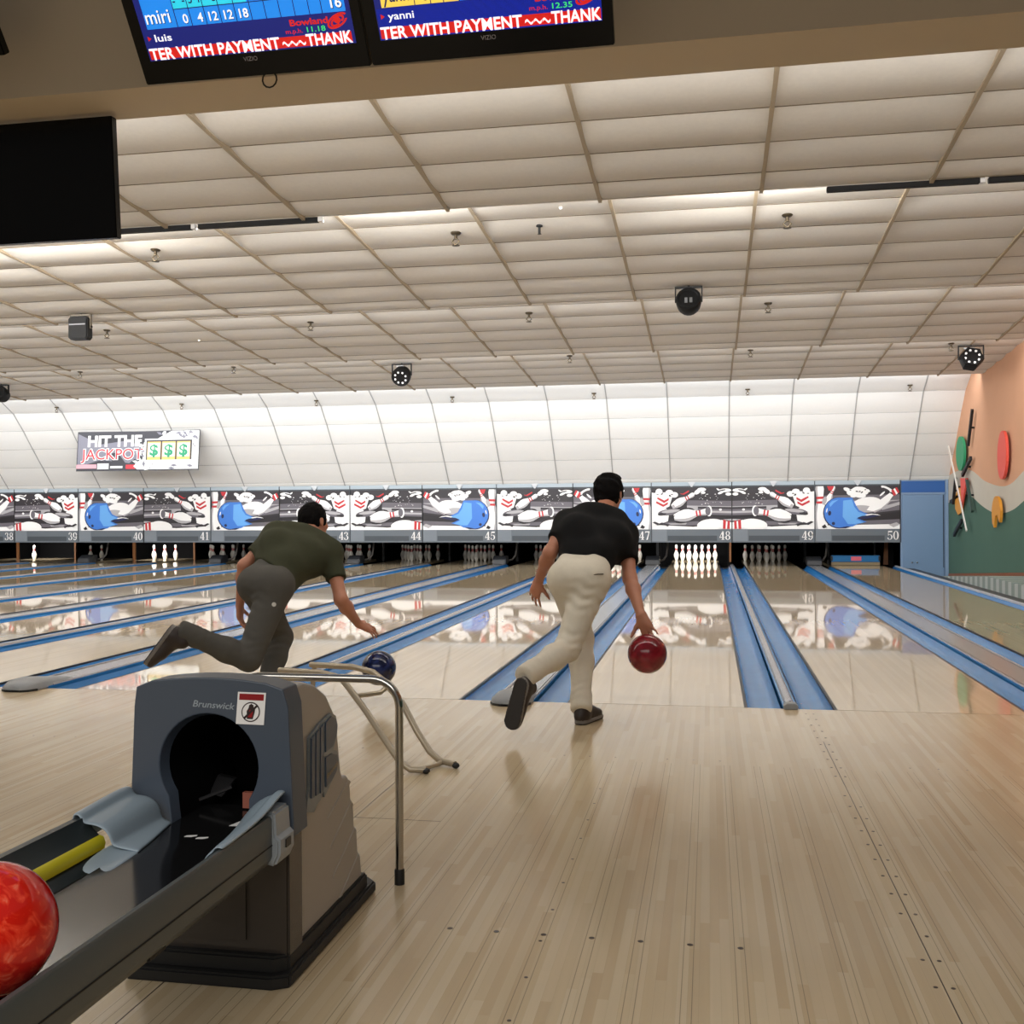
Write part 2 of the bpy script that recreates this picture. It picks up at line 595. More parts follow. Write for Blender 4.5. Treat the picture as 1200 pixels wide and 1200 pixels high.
# service panel beside the last lane, at the end of the room
dp = MB().box(4.215, 5.148, YM, YM + 0.05, -0.19, 1.80)
tag(dp.build('trim_1', DOORF), kind='structure')
tp = MB().box(4.23, 5.08, YM - 0.02, YM, 1.545, 1.775)
tag(tp.build('trim_2', DOORT), kind='structure')
tp = MB().box(4.225, 5.10, YM - 0.03, YM, 1.505, 1.54).box(5.085, 5.145, YM - 0.03, YM, -0.19, 1.80).box(4.225, 5.14, YM - 0.025, YM, 1.78, 1.815)
tag(tp.build('trim_3', DOORF), kind='structure')
dr = MB().box(4.245, 5.06, YM - 0.028, YM, -0.19, 1.495)
d1 = tag(dr.build('door_1', DOORB, bevel=0.004), kind='structure', label='pale blue service panel at the end of the room')
hn = MB().ball((4.43, YM - 0.045, 0.10), 0.018, n=12).ball((4.53, YM - 0.045, 0.10), 0.018, n=12)
hn.build('door_handle', CHROME, d1, smooth=True)
MB().box(5.04, 5.052, YM - 0.034, YM - 0.026, 0.0, 1.49).build('door_gap', BLACK, d1)

# ------------------------------------------------------------------ setting: the pit behind the pins
tag(MB().box(XL, 4.22, YM + 0.12, 19.74, 1.05, 1.10).build('ceiling_pit', PITBLK), kind='structure')
pit = MB()
pit.box(XL, 4.22, 19.75, 19.85, -0.2, 1.6)
tag(pit.build('wall_pit', PITBLK), kind='structure', label='black pit curtain behind the pins')

# ------------------------------------------------------------------ lanes with gutters
GPROF = [(0.0, 0.0), (0.018, 0.0), (0.020, -0.014), (0.034, -0.050), (0.062, -0.072), (0.10, -0.079), (0.135, -0.079), (0.172, -0.072), (0.200, -0.050), (0.219, -0.012), (0.2215, 0.0), (0.2335, 0.0)]
HOWRACK = {38: 'one pin standing at its far end', 39: 'two dim pins at its far end', 40: 'six bright pins at its far end', 41: 'a dim rack of pins', 42: 'its pins hidden behind the man in olive',
           43: 'a grey rack of pins past the olive shirt', 44: 'a dim rack of pins', 45: 'a dim rack and grey cover at its end', 46: 'its pins partly behind the man in black',
           47: 'a loose blue ball flying over its foul line', 48: 'a brightly lit full rack of pins', 49: 'a dim full rack of pins', 50: 'a lowered blue sweep bar and no pins', 37: 'only its far end in sight'}
for n in LANES:
    x = lx(n)
    root = thing('bowling_lane', (x, 0, 0), 'bowling lane under sign %s, %s' % (NUMW[n], HOWRACK[n]), 'bowling lane', 'bowling lanes')
    if n == 37:
        root['label'] = 'glossy maple bowling lane furthest from the right wall, beyond sign thirty-eight'
    mb = MB().box(x - W / 2, x + W / 2, 0.009, 19.4, -0.06, 0.0)
    mb.build('lane_bed', LANE, root)
    for sd in (-1, 1):
        g = MB()
        pr = [(x + sd * (W / 2 + (a if True else 0)), 0.004, z) for a, z in GPROF]
        g.sheet(pr[2:-2], (0, 16.9, 0), 0)
        g.prism([pr[0], pr[1], pr[2], (pr[0][0], 0.004, -0.05)], (0, 16.9, 0), 1)
        g.sheet([(p[0], p[1], p[2] - 0.004) for p in pr[2:-2]], (0, 16.9, 0), 0)
        g.add([p for p in pr[2:-2]], [tuple(range(len(pr) - 4))], 0)
        # dark groove line half-way up the wall, as moulded in the channel
        g.build('gutter', [GUT, EDGE], root, smooth=True, angle=35)
    if n == 48:
        for dx in (-0.33, -0.2, 0.14, 0.26):
            pass
# dividers
for n in LANES[:-1]:
    wide = n % 2 == 1
    gap = (G1 if wide else G2)
    xc = lx(n) + W / 2 + gap / 2
    hw = gap / 2 - GW + 0.001
    if wide:
        root = thing('lane_divider', (xc, 0, 0), 'wide silver capping between the lanes under signs %s and %s' % (NUMW[n], NUMW[n + 1]), 'lane divider', 'wide lane dividers')
        prof = [(-hw, 0.010), (-hw + 0.004, 0.020), (-hw + 0.014, 0.020), (-hw + 0.018, 0.014), (hw - 0.018, 0.014), (hw - 0.014, 0.020), (hw - 0.004, 0.020), (hw, 0.010)]
        c = MB()
        c.prism([(xc + a, 0.08, b) for a, b in prof], (0, 16.8, 0), 0)
        c.box(xc - hw + 0.020, xc - hw + 0.026, 0.08, 16.88, 0.0145, 0.016, 1)
        c.box(xc + hw - 0.026, xc + hw - 0.020, 0.08, 16.88, 0.0145, 0.016, 1)
        c.build('cap', [CAPM, EDGE], root, smooth=True, angle=30)
        MB().box(xc - hw, xc + hw, 0.02, 16.88, -0.19, 0.010).build('side_wall', GUT, root)
        # moulded nose that runs out over the approach
        nb = MB()
        secs = [(0.36, hw * 0.9, 0.024), (0.20, hw * 0.95, 0.045), (0.02, hw, 0.072), (-0.10, hw, 0.070), (-0.16, hw * 0.8, 0.055), (-0.19, hw * 0.45, 0.03)]
        rings = []
        for (yy, w_, h_) in secs:
            rings.append([(xc + w_ * math.cos(R(180 - 18 * i)) * (1 if i in (0, 10) else 0.98), yy, 0.004 + h_ * math.sin(R(18 * i)) ** 0.6) for i in range(11)])
        vs = [p for r_ in rings for p in r_]
        fs = []
        for i in range(len(rings) - 1):
            for k in range(10):
                fs.append((i * 11 + k, i * 11 + k + 1, (i + 1) * 11 + k + 1, (i + 1) * 11 + k))
        fs.append(tuple(range(11)))
        fs.append(tuple((len(rings) - 1) * 11 + k for k in range(11)))
        nb.add(vs, fs, 0)
        nb.build('nose', NOSE, root, smooth=True, angle=60)
        bs = MB()
        bs.prism([(xc + sgn * w_ * 1.02, yy, 0.0) for sgn, lst in ((1, secs), (-1, secs[::-1])) for (yy, w_, h_) in lst if yy < 0.01], (0, 0, 0.014), 0)
        bs.build('nose_base', RUBBER, root)
    else:
        root = thing('lane_divider', (xc, 0, 0), 'narrow silver cap between the lanes under signs %s and %s' % (NUMW[n], NUMW[n + 1]), 'lane divider', 'narrow lane dividers')
        c = MB()
        prof = [(-hw * 0.75, 0.004), (-hw * 0.62, 0.018), (-hw * 0.4, 0.026), (0, 0.030), (hw * 0.4, 0.026), (hw * 0.62, 0.018), (hw * 0.75, 0.004)]
        c.prism([(xc + a, 0.03, b) for a, b in prof], (0, 16.85, 0), 0)
        c.build('cap', CAPM, root, smooth=True, angle=50)
        MB().box(xc - hw, xc + hw, 0.02, 16.88, -0.19, 0.006).build('side_wall', GUT, root)
        e = MB()
        e.prism([(xc + a, -0.035, b) for a, b in [(-0.042, 0.001), (-0.042, 0.02), (-0.03, 0.036), (0.03, 0.036), (0.042, 0.02), (0.042, 0.001)]], (0, 0.075, 0), 0)
        e.build('nose', NOSE, root, bevel=0.004)
        s_ = MB().lathe([(0.006, 0), (0.006, 0.003), (0.001, 0.004)], (xc, 0.055, 0.036), 10)
        s_.build('screw', EDGE, root)
# outer edge of the last gutter
xc = lx(50) + W / 2 + GW
root = thing('lane_divider', (xc, 0, 0), 'pale edging strip along the outer gutter of the lane under sign fifty', 'lane divider')
MB().box(xc, xc + 0.045, 0.03, 16.85, -0.19, 0.012).build('cap', CAPL, root, bevel=0.004)
MB().box(xc + 0.045, xc + 0.30, 0.03, 16.38, -0.19, -0.02).build('panel', EDGE, root)
# walkway mat between the last lane and the wall
mt = MB()
yy = 16.3
k = 0
while yy > 0.9:
    def zz(v):
        return -0.19 + 0.062 * (16.3 - v) if v > 10.7 else 0.157
    h = (0.014, 0.004, 0.012, 0.006)[k % 4]
    mt.prism([(4.478, yy, -0.188), (4.478, yy - 0.16, -0.188), (4.478, yy - 0.16, zz(yy - 0.16) + h), (4.478, yy, zz(yy) + h)], (0.640, 0, 0), k % 2)
    yy -= 0.16
    k += 1
tag(mt.build('walkway_mat', [mat('mat_groove_green', (138, 152, 146), 0.5), mat('mat_ridge_silver', (184, 190, 188), 0.35)]), 'ribbed silver walkway mat between the last lane and the green wall', 'mat')

# approach guide dots
dm = MB()
for n in LANES:
    for j in range(-3, 4):
        dm.lathe([(0.0085, 0.0), (0.0085, 0.0006)], (lx(n) + 0.131 + 0.1365 * j - 0.131, -3.616, 0.0), 10)
        if j:
            dm.lathe([(0.005, 0.0), (0.005, 0.0006)], (lx(n) + 0.125 * j, -1.42, 0.0), 8)
DOTM = mat('guide_dot_dark', (52, 36, 28), 0.5)
tag(dm.build('floor_guide_dots', DOTM), kind='structure')
sm = MB()
for i in range(30):
    for dx in (-0.021, 0.021):
        if random.random() < 0.85:
            sm.lathe([(0.006, 0.0), (0.006, 0.0006)], (0.905 + dx, -4.6 + i * 0.165, 0.0), 8)
for i in range(12):
    sm.lathe([(0.0055, 0.0), (0.0055, 0.0006)], (-0.139, -4.6 + i * 0.235, 0.0), 8)
sm.box(0.9035, 0.9065, -5.5, -0.9, 0.0, 0.0005)
sm.box(-1.05, -1.047, -5.5, -1.9, 0.0, 0.0005)
sm.box(-1.05, -0.7, -2.6, -2.597, 0.0, 0.0005)
tag(sm.build('floor_screws', DOTM), kind='structure')


# ------------------------------------------------------------------ masking units with murals and numbers
def xdiv(n):      # centre of the divider on the right of lane n
    return lx(n) + W / 2 + (G1 if n % 2 else G2) / 2


def pin2d(cx, cy, L, rot):
    """outline of a bowling pin, base at the origin end, length L, pointing along rot"""
    prof = [(0, .075), (.03, .085), (.15, .13), (.30, .157), (.42, .145), (.55, .10), (.64, .068), (.70, .064), (.78, .075), (.88, .088), (.95, .075), (1.0, .02)]
    pts = [(a * L, b * L) for a, b in prof] + [(a * L, -b * L) for a, b in prof[::-1]]
    c, s = math.cos(R(rot)), math.sin(R(rot))
    return [(cx + a * c - b * s, cy + a * s + b * c) for a, b in pts]


def band2d(cx, cy, L, rot, a0, a1, w=0.075):
    c, s = math.cos(R(rot)), math.sin(R(rot))
    pts = [(a0 * L, w * L), (a1 * L, w * L), (a1 * L, -w * L), (a0 * L, -w * L)]
    return [(cx + a * c - b * s, cy + a * s + b * c) for a, b in pts]


def arc_ring(cx, cy, rx, ry, tx, ty, a0=0, a1=360, n=20):
    o, i = ell(cx, cy, rx, ry, 0, n, a0, a1), ell(cx, cy, rx - tx, ry - ty, 0, n, a0, a1)
    if a1 - a0 >= 360:
        o, i = o + o[:1], i + i[:1]
    return [[o[k], o[k + 1], i[k + 1], i[k]] for k in range(len(o) - 1)]


def numeral(d):
    """bold roman numerals as polygons in a box 0.6 wide and 1 high"""
    q = lambda x0, y0, x1, y1: [(x0, y0), (x1, y0), (x1, y1), (x0, y1)]
    dot = lambda x, y, r: [ell(x, y, r, r, 0, 12)]
    if d == '0':
        return arc_ring(.3, .5, .30, .5, .165, .06)
    if d == '8':
        return arc_ring(.3, .75, .23, .25, .11, .05) + arc_ring(.3, .27, .28, .27, .15, .06)
    if d == '9':
        return arc_ring(.3, .66, .29, .34, .16, .06) + arc_ring(.3, .5, .29, .5, .16, .07, -120, 20) + dot(.14, .12, .08)
    if d == '6':
        return [[(.6 - x, 1 - y) for x, y in g] for g in numeral('9')]
    if d == '3':
        return arc_ring(.26, .76, .24, .24, .13, .05, -90, 160) + arc_ring(.26, .28, .30, .28, .15, .05, -155, 90) + dot(.11, .80, .075) + dot(.09, .20, .08)
    if d == '5':
        return [q(.10, .84, .54, 1.0), q(.10, .45, .16, 1.0)] + arc_ring(.27, .31, .30, .31, .15, .05, -155, 130) + dot(.09, .18, .08)
    if d == '4':
        return [q(.30, .03, .48, 1.0), q(.0, .24, .58, .33), q(.22, 0, .57, .05), [(.0, .30), (.07, .30), (.42, 1.0), (.33, 1.0)]]
    if d == '1':
        return [q(.22, 0, .37, 1.0), q(.1, 0, .49, .05), [(.08, .82), (.24, .88), (.24, 1.0), (.2, .96)]]
    return [q(.03, .86, .57, 1.0), [(.46, .88), (.57, .92), (.34, 0), (.18, 0)], q(.03, .74, .08, 1.0)]


def clip(pts, w, h):
    def cut(p, f, inter):
        out = []
        for i in range(len(p)):
            a, b = p[i], p[(i + 1) % len(p)]
            if f(a):
                out.append(a)
            if f(a) != f(b):
                out.append(inter(a, b))
        return out

    def ix(v):
        return lambda a, b: (v, a[1] + (b[1] - a[1]) * (v - a[0]) / (b[0] - a[0]))

    def iy(v):
        return lambda a, b: (a[0] + (b[0] - a[0]) * (v - a[1]) / (b[1] - a[1]), v)
    for f, g in ((lambda q: q[0] >= 0, ix(0)), (lambda q: q[0] <= w, ix(w)), (lambda q: q[1] >= 0, iy(0)), (lambda q: q[1] <= h, iy(h))):
        pts = cut(pts, f, g)
        if len(pts) < 3:
            return []
    return pts


MW, MH = 540.0, 266.0


def add_pin(A, cx, cy, L, rot, sh=3.0):
    """a printed pin: dark outline, white body, grey underside, two red neck bands"""
    A.append((8, pin2d(cx - 1, cy + sh, L * 1.015, rot)))
    A.append((3, pin2d(cx, cy, L, rot)))
    low = [(a, b) for a, b in pin2d(cx, cy, L, rot)]
    n = len(low) // 2
    flip = math.cos(R(rot)) > 0
    side = low[:n] if flip else low[n:][::-1]
    c, s_ = math.cos(R(rot)), math.sin(R(rot))
    inner = [(cx + (a - cx) * 0.5 + (cx + c * L * k - cx) * 0.5, cy + (b - cy) * 0.5 + (cy + s_ * L * k - cy) * 0.5) for (a, b), k in zip(side, (0, .03, .15, .30, .42, .55, .64, .70, .78, .88, .95, 1.0))]
    A.append((2, side + inner[::-1]))
    A.append((4, band2d(cx, cy, L, rot, .60, .645, .072)))
    A.append((4, band2d(cx, cy, L, rot, .69, .735, .070)))


def art_ball():
    """printed picture: blue ball bursting through pins; drawn in a 540 x 266 field, y downwards"""
    A = []
    A.append((0, [(0, 0), (540, 0), (540, 266), (0, 266)]))
    for i in range(6):
        A.append(((0, 0, 1, 1, 2, 1)[i], [(40, 24 + i * 17), (540, 20 + i * 17), (540, 38 + i * 17), (40, 42 + i * 17)])) if i > 1 else None
    A.append((1, [(300, 120), (540, 90), (540, 150), (300, 175)]))
    A.append((2, [(420, 130), (540, 100), (540, 118), (430, 150)]))
    A.append((8, [(280, 190), (540, 160), (540, 205), (290, 215)]))
    A.append((1, [(300, 215), (540, 206), (540, 236), (280, 236)]))
    A.append((3, [(0, 244), (540, 236), (540, 266), (0, 266)]))
    A.append((2, [(470, 240), (520, 225), (540, 240), (500, 256)]))
    add_pin(A, 38, 300, 320, -92)
    add_pin(A, 72, 118, 130, -66)
    A.append((4, [(76, 0), (122, 0), (110, 26), (88, 28)]))
    A.append((2, ell(60, 90, 14, 26, 20)))
    for q in ((205, 22, 24, 12, 20), (232, 40, 30, 20, 0), (262, 24, 34, 18, -20), (300, 20, 34, 14, 10), (316, 40, 26, 16, 0), (285, 56, 42, 18, 8), (340, 30, 14, 8, 30), (246, 62, 20, 10, 0)):
        A.append((3, ell(*q, n=12)))
    for q in ((268, 34, 8, 4, 10), (300, 40, 9, 4, -30), (226, 26, 7, 3, 30), (322, 24, 6, 3, 0)):
        A.append((0, ell(*q, n=10)))
    A.append((3, ell(330, 116, 98, 46, -8)))
    A.append((2, ell(310, 142, 74, 22, 4)))
    A.append((3, [(380, 84), (410, 92), (440, 70), (478, 44), (500, 60), (470, 100), (420, 140), (372, 158), (330, 150)]))
    A.append((2, [(470, 100), (420, 140), (372, 158), (380, 166), (440, 140), (486, 92)]))
    A.append((3, ell(460, 20, 42, 12, 25, n=14)))
    A.append((0, ell(452, 26, 28, 8, 25, n=12)))
    A.append((3, ell(430, 50, 22, 6, -40, n=12)))
    A.append((4, [(486, 30), (500, 22), (518, 56), (502, 64)]))
    A.append((3, [(500, 22), (510, 16), (528, 48), (518, 56)]))
    A.append((4, [(510, 16), (522, 10), (538, 40), (528, 48)]))
    # the ball with torn flames
    A.append((7, ell(152, 166, 102, 97, 0)))
    A.append((5, ell(154, 164, 97, 93, 0)))
    A.append((5, [(150, 72), (238, 72), (262, 120), (282, 150), (350, 180), (300, 186), (270, 200), (330, 222), (270, 236), (240, 250), (150, 258)]))
    A.append((6, [(180, 90), (236, 84), (250, 128), (276, 160), (340, 182), (286, 190), (262, 204), (312, 226), (252, 236), (210, 236), (176, 190)]))
    A.append((7, [(300, 186), (400, 178), (410, 186), (330, 202), (278, 204), (272, 196)]))
    A.append((3, [(318, 178), (360, 172), (400, 176), (420, 184), (404, 182), (370, 178), (330, 184)]))
    A.append((6, [(90, 110), (110, 92), (150, 84), (120, 104), (96, 130)]))
    A.append((7, ell(92, 168, 10, 15, 10, n=14)))
    A.append((7, ell(116, 232, 11, 10, 10, n=14)))
    A.append((3, ell(74, 150, 4, 14, 12, n=10)))
    A.append((7, [(130, 262), (200, 250), (232, 250), (196, 262)]))
    A.append((8, [(40, 250), (62, 236), (74, 256), (52, 262)]))
    return A


def art_pins():
    """printed picture: scattered pins in the air"""
    A = []
    A.append((0, [(0, 0), (540, 0), (540, 266), (0, 266)]))
    for i in range(8):
        A.append(((0, 1, 1, 2, 2, 1, 1, 0)[i], [(0, 70 + i * 17), (300, 64 + i * 17), (300, 82 + i * 17), (0, 88 + i * 17)]))
    A.append((3, [(0, 230), (260, 250), (540, 236), (540, 266), (0, 266)]))
    A.append((1, [(220, 215), (460, 220), (430, 240), (230, 240)]))
    A.append((2, [(300, 226), (430, 228), (410, 236), (310, 236)]))
    for q in ((40, 20, 40, 12, 0), (70, 34, 22, 8, 20), (20, 44, 20, 10, 0), (86, 16, 16, 5, -30)):
        A.append((3, ell(*q, n=12)))
    A.append((0, ell(62, 20, 26, 4, 10, n=12)))
    A.append((0, ell(44, 36, 20, 3, 10, n=12)))
    rnd = random.Random(3)
    for i in range(26):
        A.append((3 if i % 2 else 2, ell(rnd.uniform(60, 220), rnd.uniform(40, 110), rnd.uniform(1.5, 4.5), rnd.uniform(1.5, 3.5), 0, n=6)))
    A.append((3, [(420, 150), (540, 60), (540, 250), (430, 214)]))
    A.append((3, [(400, 60), (540, 30), (540, 130), (470, 140), (420, 120)]))
    for q in ((200, 14, 30, 12, 0), (228, 28, 26, 14, 30), (190, 34, 16, 8, 0)):
        A.append((3, ell(*q, n=12)))
    # upper pin
    A.append((8, ell(352, 100, 60, 34, 30)))
    add_pin(A, 402, 122, 175, 208)
    A.append((2, ell(392, 122, 10, 14, 20, n=12)))
    A.append((4, [(286, 18), (330, 40), (346, 36), (340, 42), (320, 46), (286, 28)]))
    for q in ((386, 46, 26, 18, 0), (420, 30, 26, 16, 0), (452, 52, 30, 22, 0), (490, 26, 24, 20, 0), (510, 60, 26, 30, 0)):
        A.append((3, ell(*q, n=14)))
    for q in ((402, 44, 8, 4, 0), (470, 40, 9, 5, 30), (500, 44, 8, 3, 0)):
        A.append((1, ell(*q, n=10)))
    A.append((4, [(424, 66), (454, 82), (500, 60), (504, 70), (456, 98), (424, 80)]))
    A.append((4, [(430, 92), (460, 108), (508, 86), (512, 98), (462, 122), (430, 106)]))
    A.append((1, ell(420, 156, 78, 20, 6)))
    A.append((0, ell(470, 168, 30, 10, 6)))
    A.append((2, ell(410, 150, 64, 10, 6)))
    # the big pin lying across
    for i in range(5):
        A.append(((0, 1, 2, 1, 8)[i], [(0, 126 + i * 13), (226, 122 + i * 12), (226, 134 + i * 12), (0, 140 + i * 13)]))
    A.append((8, ell(318, 178, 78, 44, 22)))
    add_pin(A, 388, 190, 250, 189, 4)
    A.append((3, ell(150, 150, 20, 34, 0)))
    A.append((1, ell(158, 150, 18, 28, 0)))
    A.append((3, ell(74, 142, 10, 7, 0, n=12)))
    A.append((8, [(380, 178), (420, 190), (424, 206), (400, 196)]))
    # pin with red neck in the lower corner
    A.append((3, ell(140, 236, 92, 36, 4)))
    A.append((3, [(0, 222), (70, 206), (70, 262), (0, 262)]))
    A.append((4, [(10, 214), (26, 210), (30, 264), (12, 264)]))
    A.append((4, [(36, 208), (56, 206), (58, 264), (40, 264)]))
    A.append((0, [(420, 236), (470, 222), (490, 228), (520, 216), (536, 222), (500, 240), (470, 232), (430, 248)]))
    A.append((2, [(0, 200), (60, 204), (0, 214)]))
    return A


ART = {'B': art_ball(), 'P': art_pins()}
WHICH = {50: ('B', 0), 49: ('P', 0), 48: ('P', 1), 47: ('B', 1), 46: ('P', 1), 45: ('B', 1), 44: ('P', 1), 43: ('P', 0), 42: ('B', 0), 41: ('P', 0), 40: ('B', 0), 39: ('P', 0), 38: ('B', 0)}
for n in range(38, 51):
    x0, x1 = xdiv(n - 1), (xdiv(n) if n < 50 else 4.215)
    kind, mir = WHICH[n]
    desc = ('blue ball and pins' if kind == 'B' else 'scattered pins')
    root = thing('masking_unit', ((x0 + x1) / 2, YM, ZB), 'mask panel numbered %s with a printed mural of %s%s' % (NUMW[n], desc, ', mirrored' if mir else ''), 'masking unit', 'masking units over the pins')
    y = YM - 0.012
    w_ = x1 - x0 - 0.022
    zt = 1.69
    mb = MB()
    mb.box(x0 + 0.003, x1 - 0.017, y + 0.0005, YM + 0.0, ZMB, zt, 0)
    h = 0.0006
    for mi, pts in ART[kind]:
        p = clip([(a, b) for a, b in pts], MW, MH)
        if not p:
            continue
        p = [((MW - a if mir else a) / MW * w_, (1 - b / MH) * (zt - ZMB)) for a, b in p]
        mb.poly(p, (x0 + 0.004, y, ZMB), (1, 0, 0), (0, 0, 1), h, mi)
        h += 0.00025
    mb.build('mural', MUR, root, fix=False)
    nb = MB()
    nb.box(x0 + 0.003, x1 - 0.017, YM - 0.02, YM + 0.03, ZB, ZMB, 0)
    nb.box(x0 + 0.006, x0 + 0.32, YM - 0.023, YM - 0.015, ZB + 0.004, ZMB - 0.004, 1)
    nb.box(x0 + 0.34, x1 - 0.32, YM - 0.022, YM - 0.018, ZB + 0.035, ZB + 0.145, 2)
    nb.box(x0 + 0.003, x1 - 0.017, YM - 0.03, YM - 0.01, ZB, ZB + 0.03, 0)
    np_ = nb.build('number_panel', [PANEL, PANELL, PANELD], root)
    tb = MB()
    for k, ch_ in enumerate(str(n)):
        for dx, dz, hh, mi in ((0.008, -0.006, 0.0, 1), (0.0, 0.0, 0.001, 0)):
            for g in numeral(ch_):
                tb.poly([((a + k * 0.64) * 0.185 + dx, b * 0.185 + dz) for a, b in g], (x1 - 0.27, YM - 0.0245, ZB + 0.055), (1, 0, 0), (0, 0, 1), hh, mi)
    tb.build('number', [WHITE, EDGE], np_, fix=False)
    eb = MB().box(x1 - 0.017, x1 - 0.001, YM - 0.03, YM + 0.0, ZB, 1.80)
    eb.build('edge_strip', EDGE if n % 2 == 0 else PANELD, root)
    xm = (x0 + x1) / 2
    t1 = MB()
    t1.box(x0 + 0.003, xm - 0.07, YM - 0.03, YM - 0.002, 1.722, 1.805, 0)
    t1.box(xm + 0.07, x1 - 0.017, YM - 0.03, YM - 0.002, 1.722, 1.805, 0)
    t1.box(x0 + 0.003, x1 - 0.017, YM - 0.018, YM - 0.002, zt, 1.722, 1)
    t1.box(x0 + 0.003, x1 - 0.017, YM - 0.008, YM - 0.001, 1.722, 1.805, 0)
    t1.build('top_trim', [TRIMB, PANELD], root)
    v = MB().prism([(xm - 0.085, YM - 0.040, 1.81), (xm + 0.085, YM - 0.040, 1.81), (xm + 0.012, YM - 0.040, 1.70), (xm - 0.012, YM - 0.040, 1.70)], (0, 0.02, 0))
    v.build('notch_clip', CAPL, root)

# ------------------------------------------------------------------ kickbacks, pins, sweep bar, ball covers
for n in LANES[:-1]:
    xc = xdiv(n)
    k = MB()
    hw = 0.045 if n % 2 == 0 else 0.06
    k.box(xc - hw, xc + hw, 18.90, 19.7, -0.19, 0.95, 0)
    k.box(xc - hw * 0.5, xc + hw * 0.5, 18.85, 18.90, -0.02, 0.95, 1)
    if n in (37, 39):
        k.box(xc - hw - 0.02, xc - hw, 18.92, 19.6, 0.0, 0.42, 1)
    o = k.build('kickback', [PITBLK, KICK if n in (37, 39) or n in (48, 40, 38) else EDGE], None)
    tag(o, 'dark kickback wall between the pin decks under signs %s and %s' % (NUMW[n], NUMW[n + 1]), 'kickback', 'kickbacks between the pin decks')
k = MB().box(4.13, 4.21, 17.25, 19.7, -0.19, 0.95, 0).prism([(4.02, 17.4, 0.0), (4.12, 17.4, 0.0), (4.12, 17.4, 0.5), (4.05, 17.4, 0.55)], (0, 0.03, 0), 1)
tag(k.build('kickback', [PITBLK, KICK]), 'dark kickback wall with a wooden wedge at the right end of the pin decks', 'kickback', 'kickbacks between the pin decks')

PIN = [(0.0258, 0.0), (0.0287, 0.008), (0.036, 0.025), (0.0455, 0.0572), (0.0545, 0.0857), (0.0605, 0.1143), (0.0585, 0.1492), (0.046, 0.184), (0.033, 0.2143), (0.0275, 0.230), (0.0255, 0.239), (0.0238, 0.250), (0.0240, 0.2615), (0.0252, 0.273), (0.0275, 0.29), (0.0312, 0.321), (0.0323, 0.343), (0.0295, 0.359), (0.022, 0.372), (0.011, 0.3795), (0.001, 0.381)]
PM = [0] * 20
for i in (9, 10, 12, 13):
    PM[i] = 1
RACK = [(0, 0)] + [(s_ * .1524, .264) for s_ in (-1, 1)] + [(s_ * .3048, .528) for s_ in (-1, 0, 1)] + [(s_ * .1524, .792) for s_ in (-3, -1, 1, 3)]
WHERE = ['head pin at the front point', 'left pin of the second row', 'right pin of the second row', 'left pin of the third row', 'middle pin of the third row', 'right pin of the third row',
         'left corner pin of the back row', 'inner left pin of the back row', 'inner right pin of the back row', 'right corner pin of the back row']
STAND = {38: [1], 39: [1, 3], 40: [1, 2, 3, 4, 5, 6]}
for n in (41, 43, 44, 45, 46, 47, 48, 49):
    STAND[n] = list(range(1, 11))
pin0 = None
for n, lst in STAND.items():
    for i in lst:
        a, b = RACK[i - 1]
        if pin0 is None:
            pin0 = MB().lathe(PIN, (0, 0, 0), 16, mis=PM).build('bowling_pin', [PINM, PINR], smooth=True, angle=60)
            o = pin0
        else:
            o = pin0.copy()
            COL.objects.link(o)
        o.location = (lx(n) + a, 18.29 + b, 0.0005)
        if n == 38:
            lb = 'single bright white pin standing alone under sign thirty-nine'
        elif n == 39:
            lb = 'dim white pin, %s one of the two under sign forty' % ('left' if i == 1 else 'right')
        else:
            lb = 'bowling pin, %s, lane %s' % (WHERE[i - 1], NUMW[n])
        tag(o, lb, 'bowling pin', 'bowling pins standing on the lane under sign %s' % NUMW[n] if len(lst) > 1 else None)

x = lx(50)
root = thing('sweep_bar', (x, 17.1, 0.0), 'lowered blue sweep bar with a pink label across the lane under sign fifty', 'sweep bar')
MB().box(x - 0.50, x + 0.50, 17.06, 17.12, 0.075, 0.215).build('bar', GUT, root, bevel=0.006)
MB().box(x - 0.50, x + 0.50, 17.05, 17.10, 0.004, 0.07).build('blade', mat('sweep_edge_tan', (150, 135, 105), 0.5), root, bevel=0.004)
MB().box(x - 0.09, x + 0.12, 17.055, 17.06, 0.10, 0.19).build('label_plate', mat('pink_label', (240, 110, 130), 0.5), root)
for s_ in (-1, 1):
    MB().box(x + s_ * 0.49 - 0.02, x + s_ * 0.49 + 0.02, 17.05, 17.75, 0.10, 0.20).build('arm', EDGE, root)
    MB().box(x + s_ * 0.49 - 0.02, x + s_ * 0.49 + 0.02, 17.71, 17.75, 0.001, 0.95).build('post', EDGE, root)
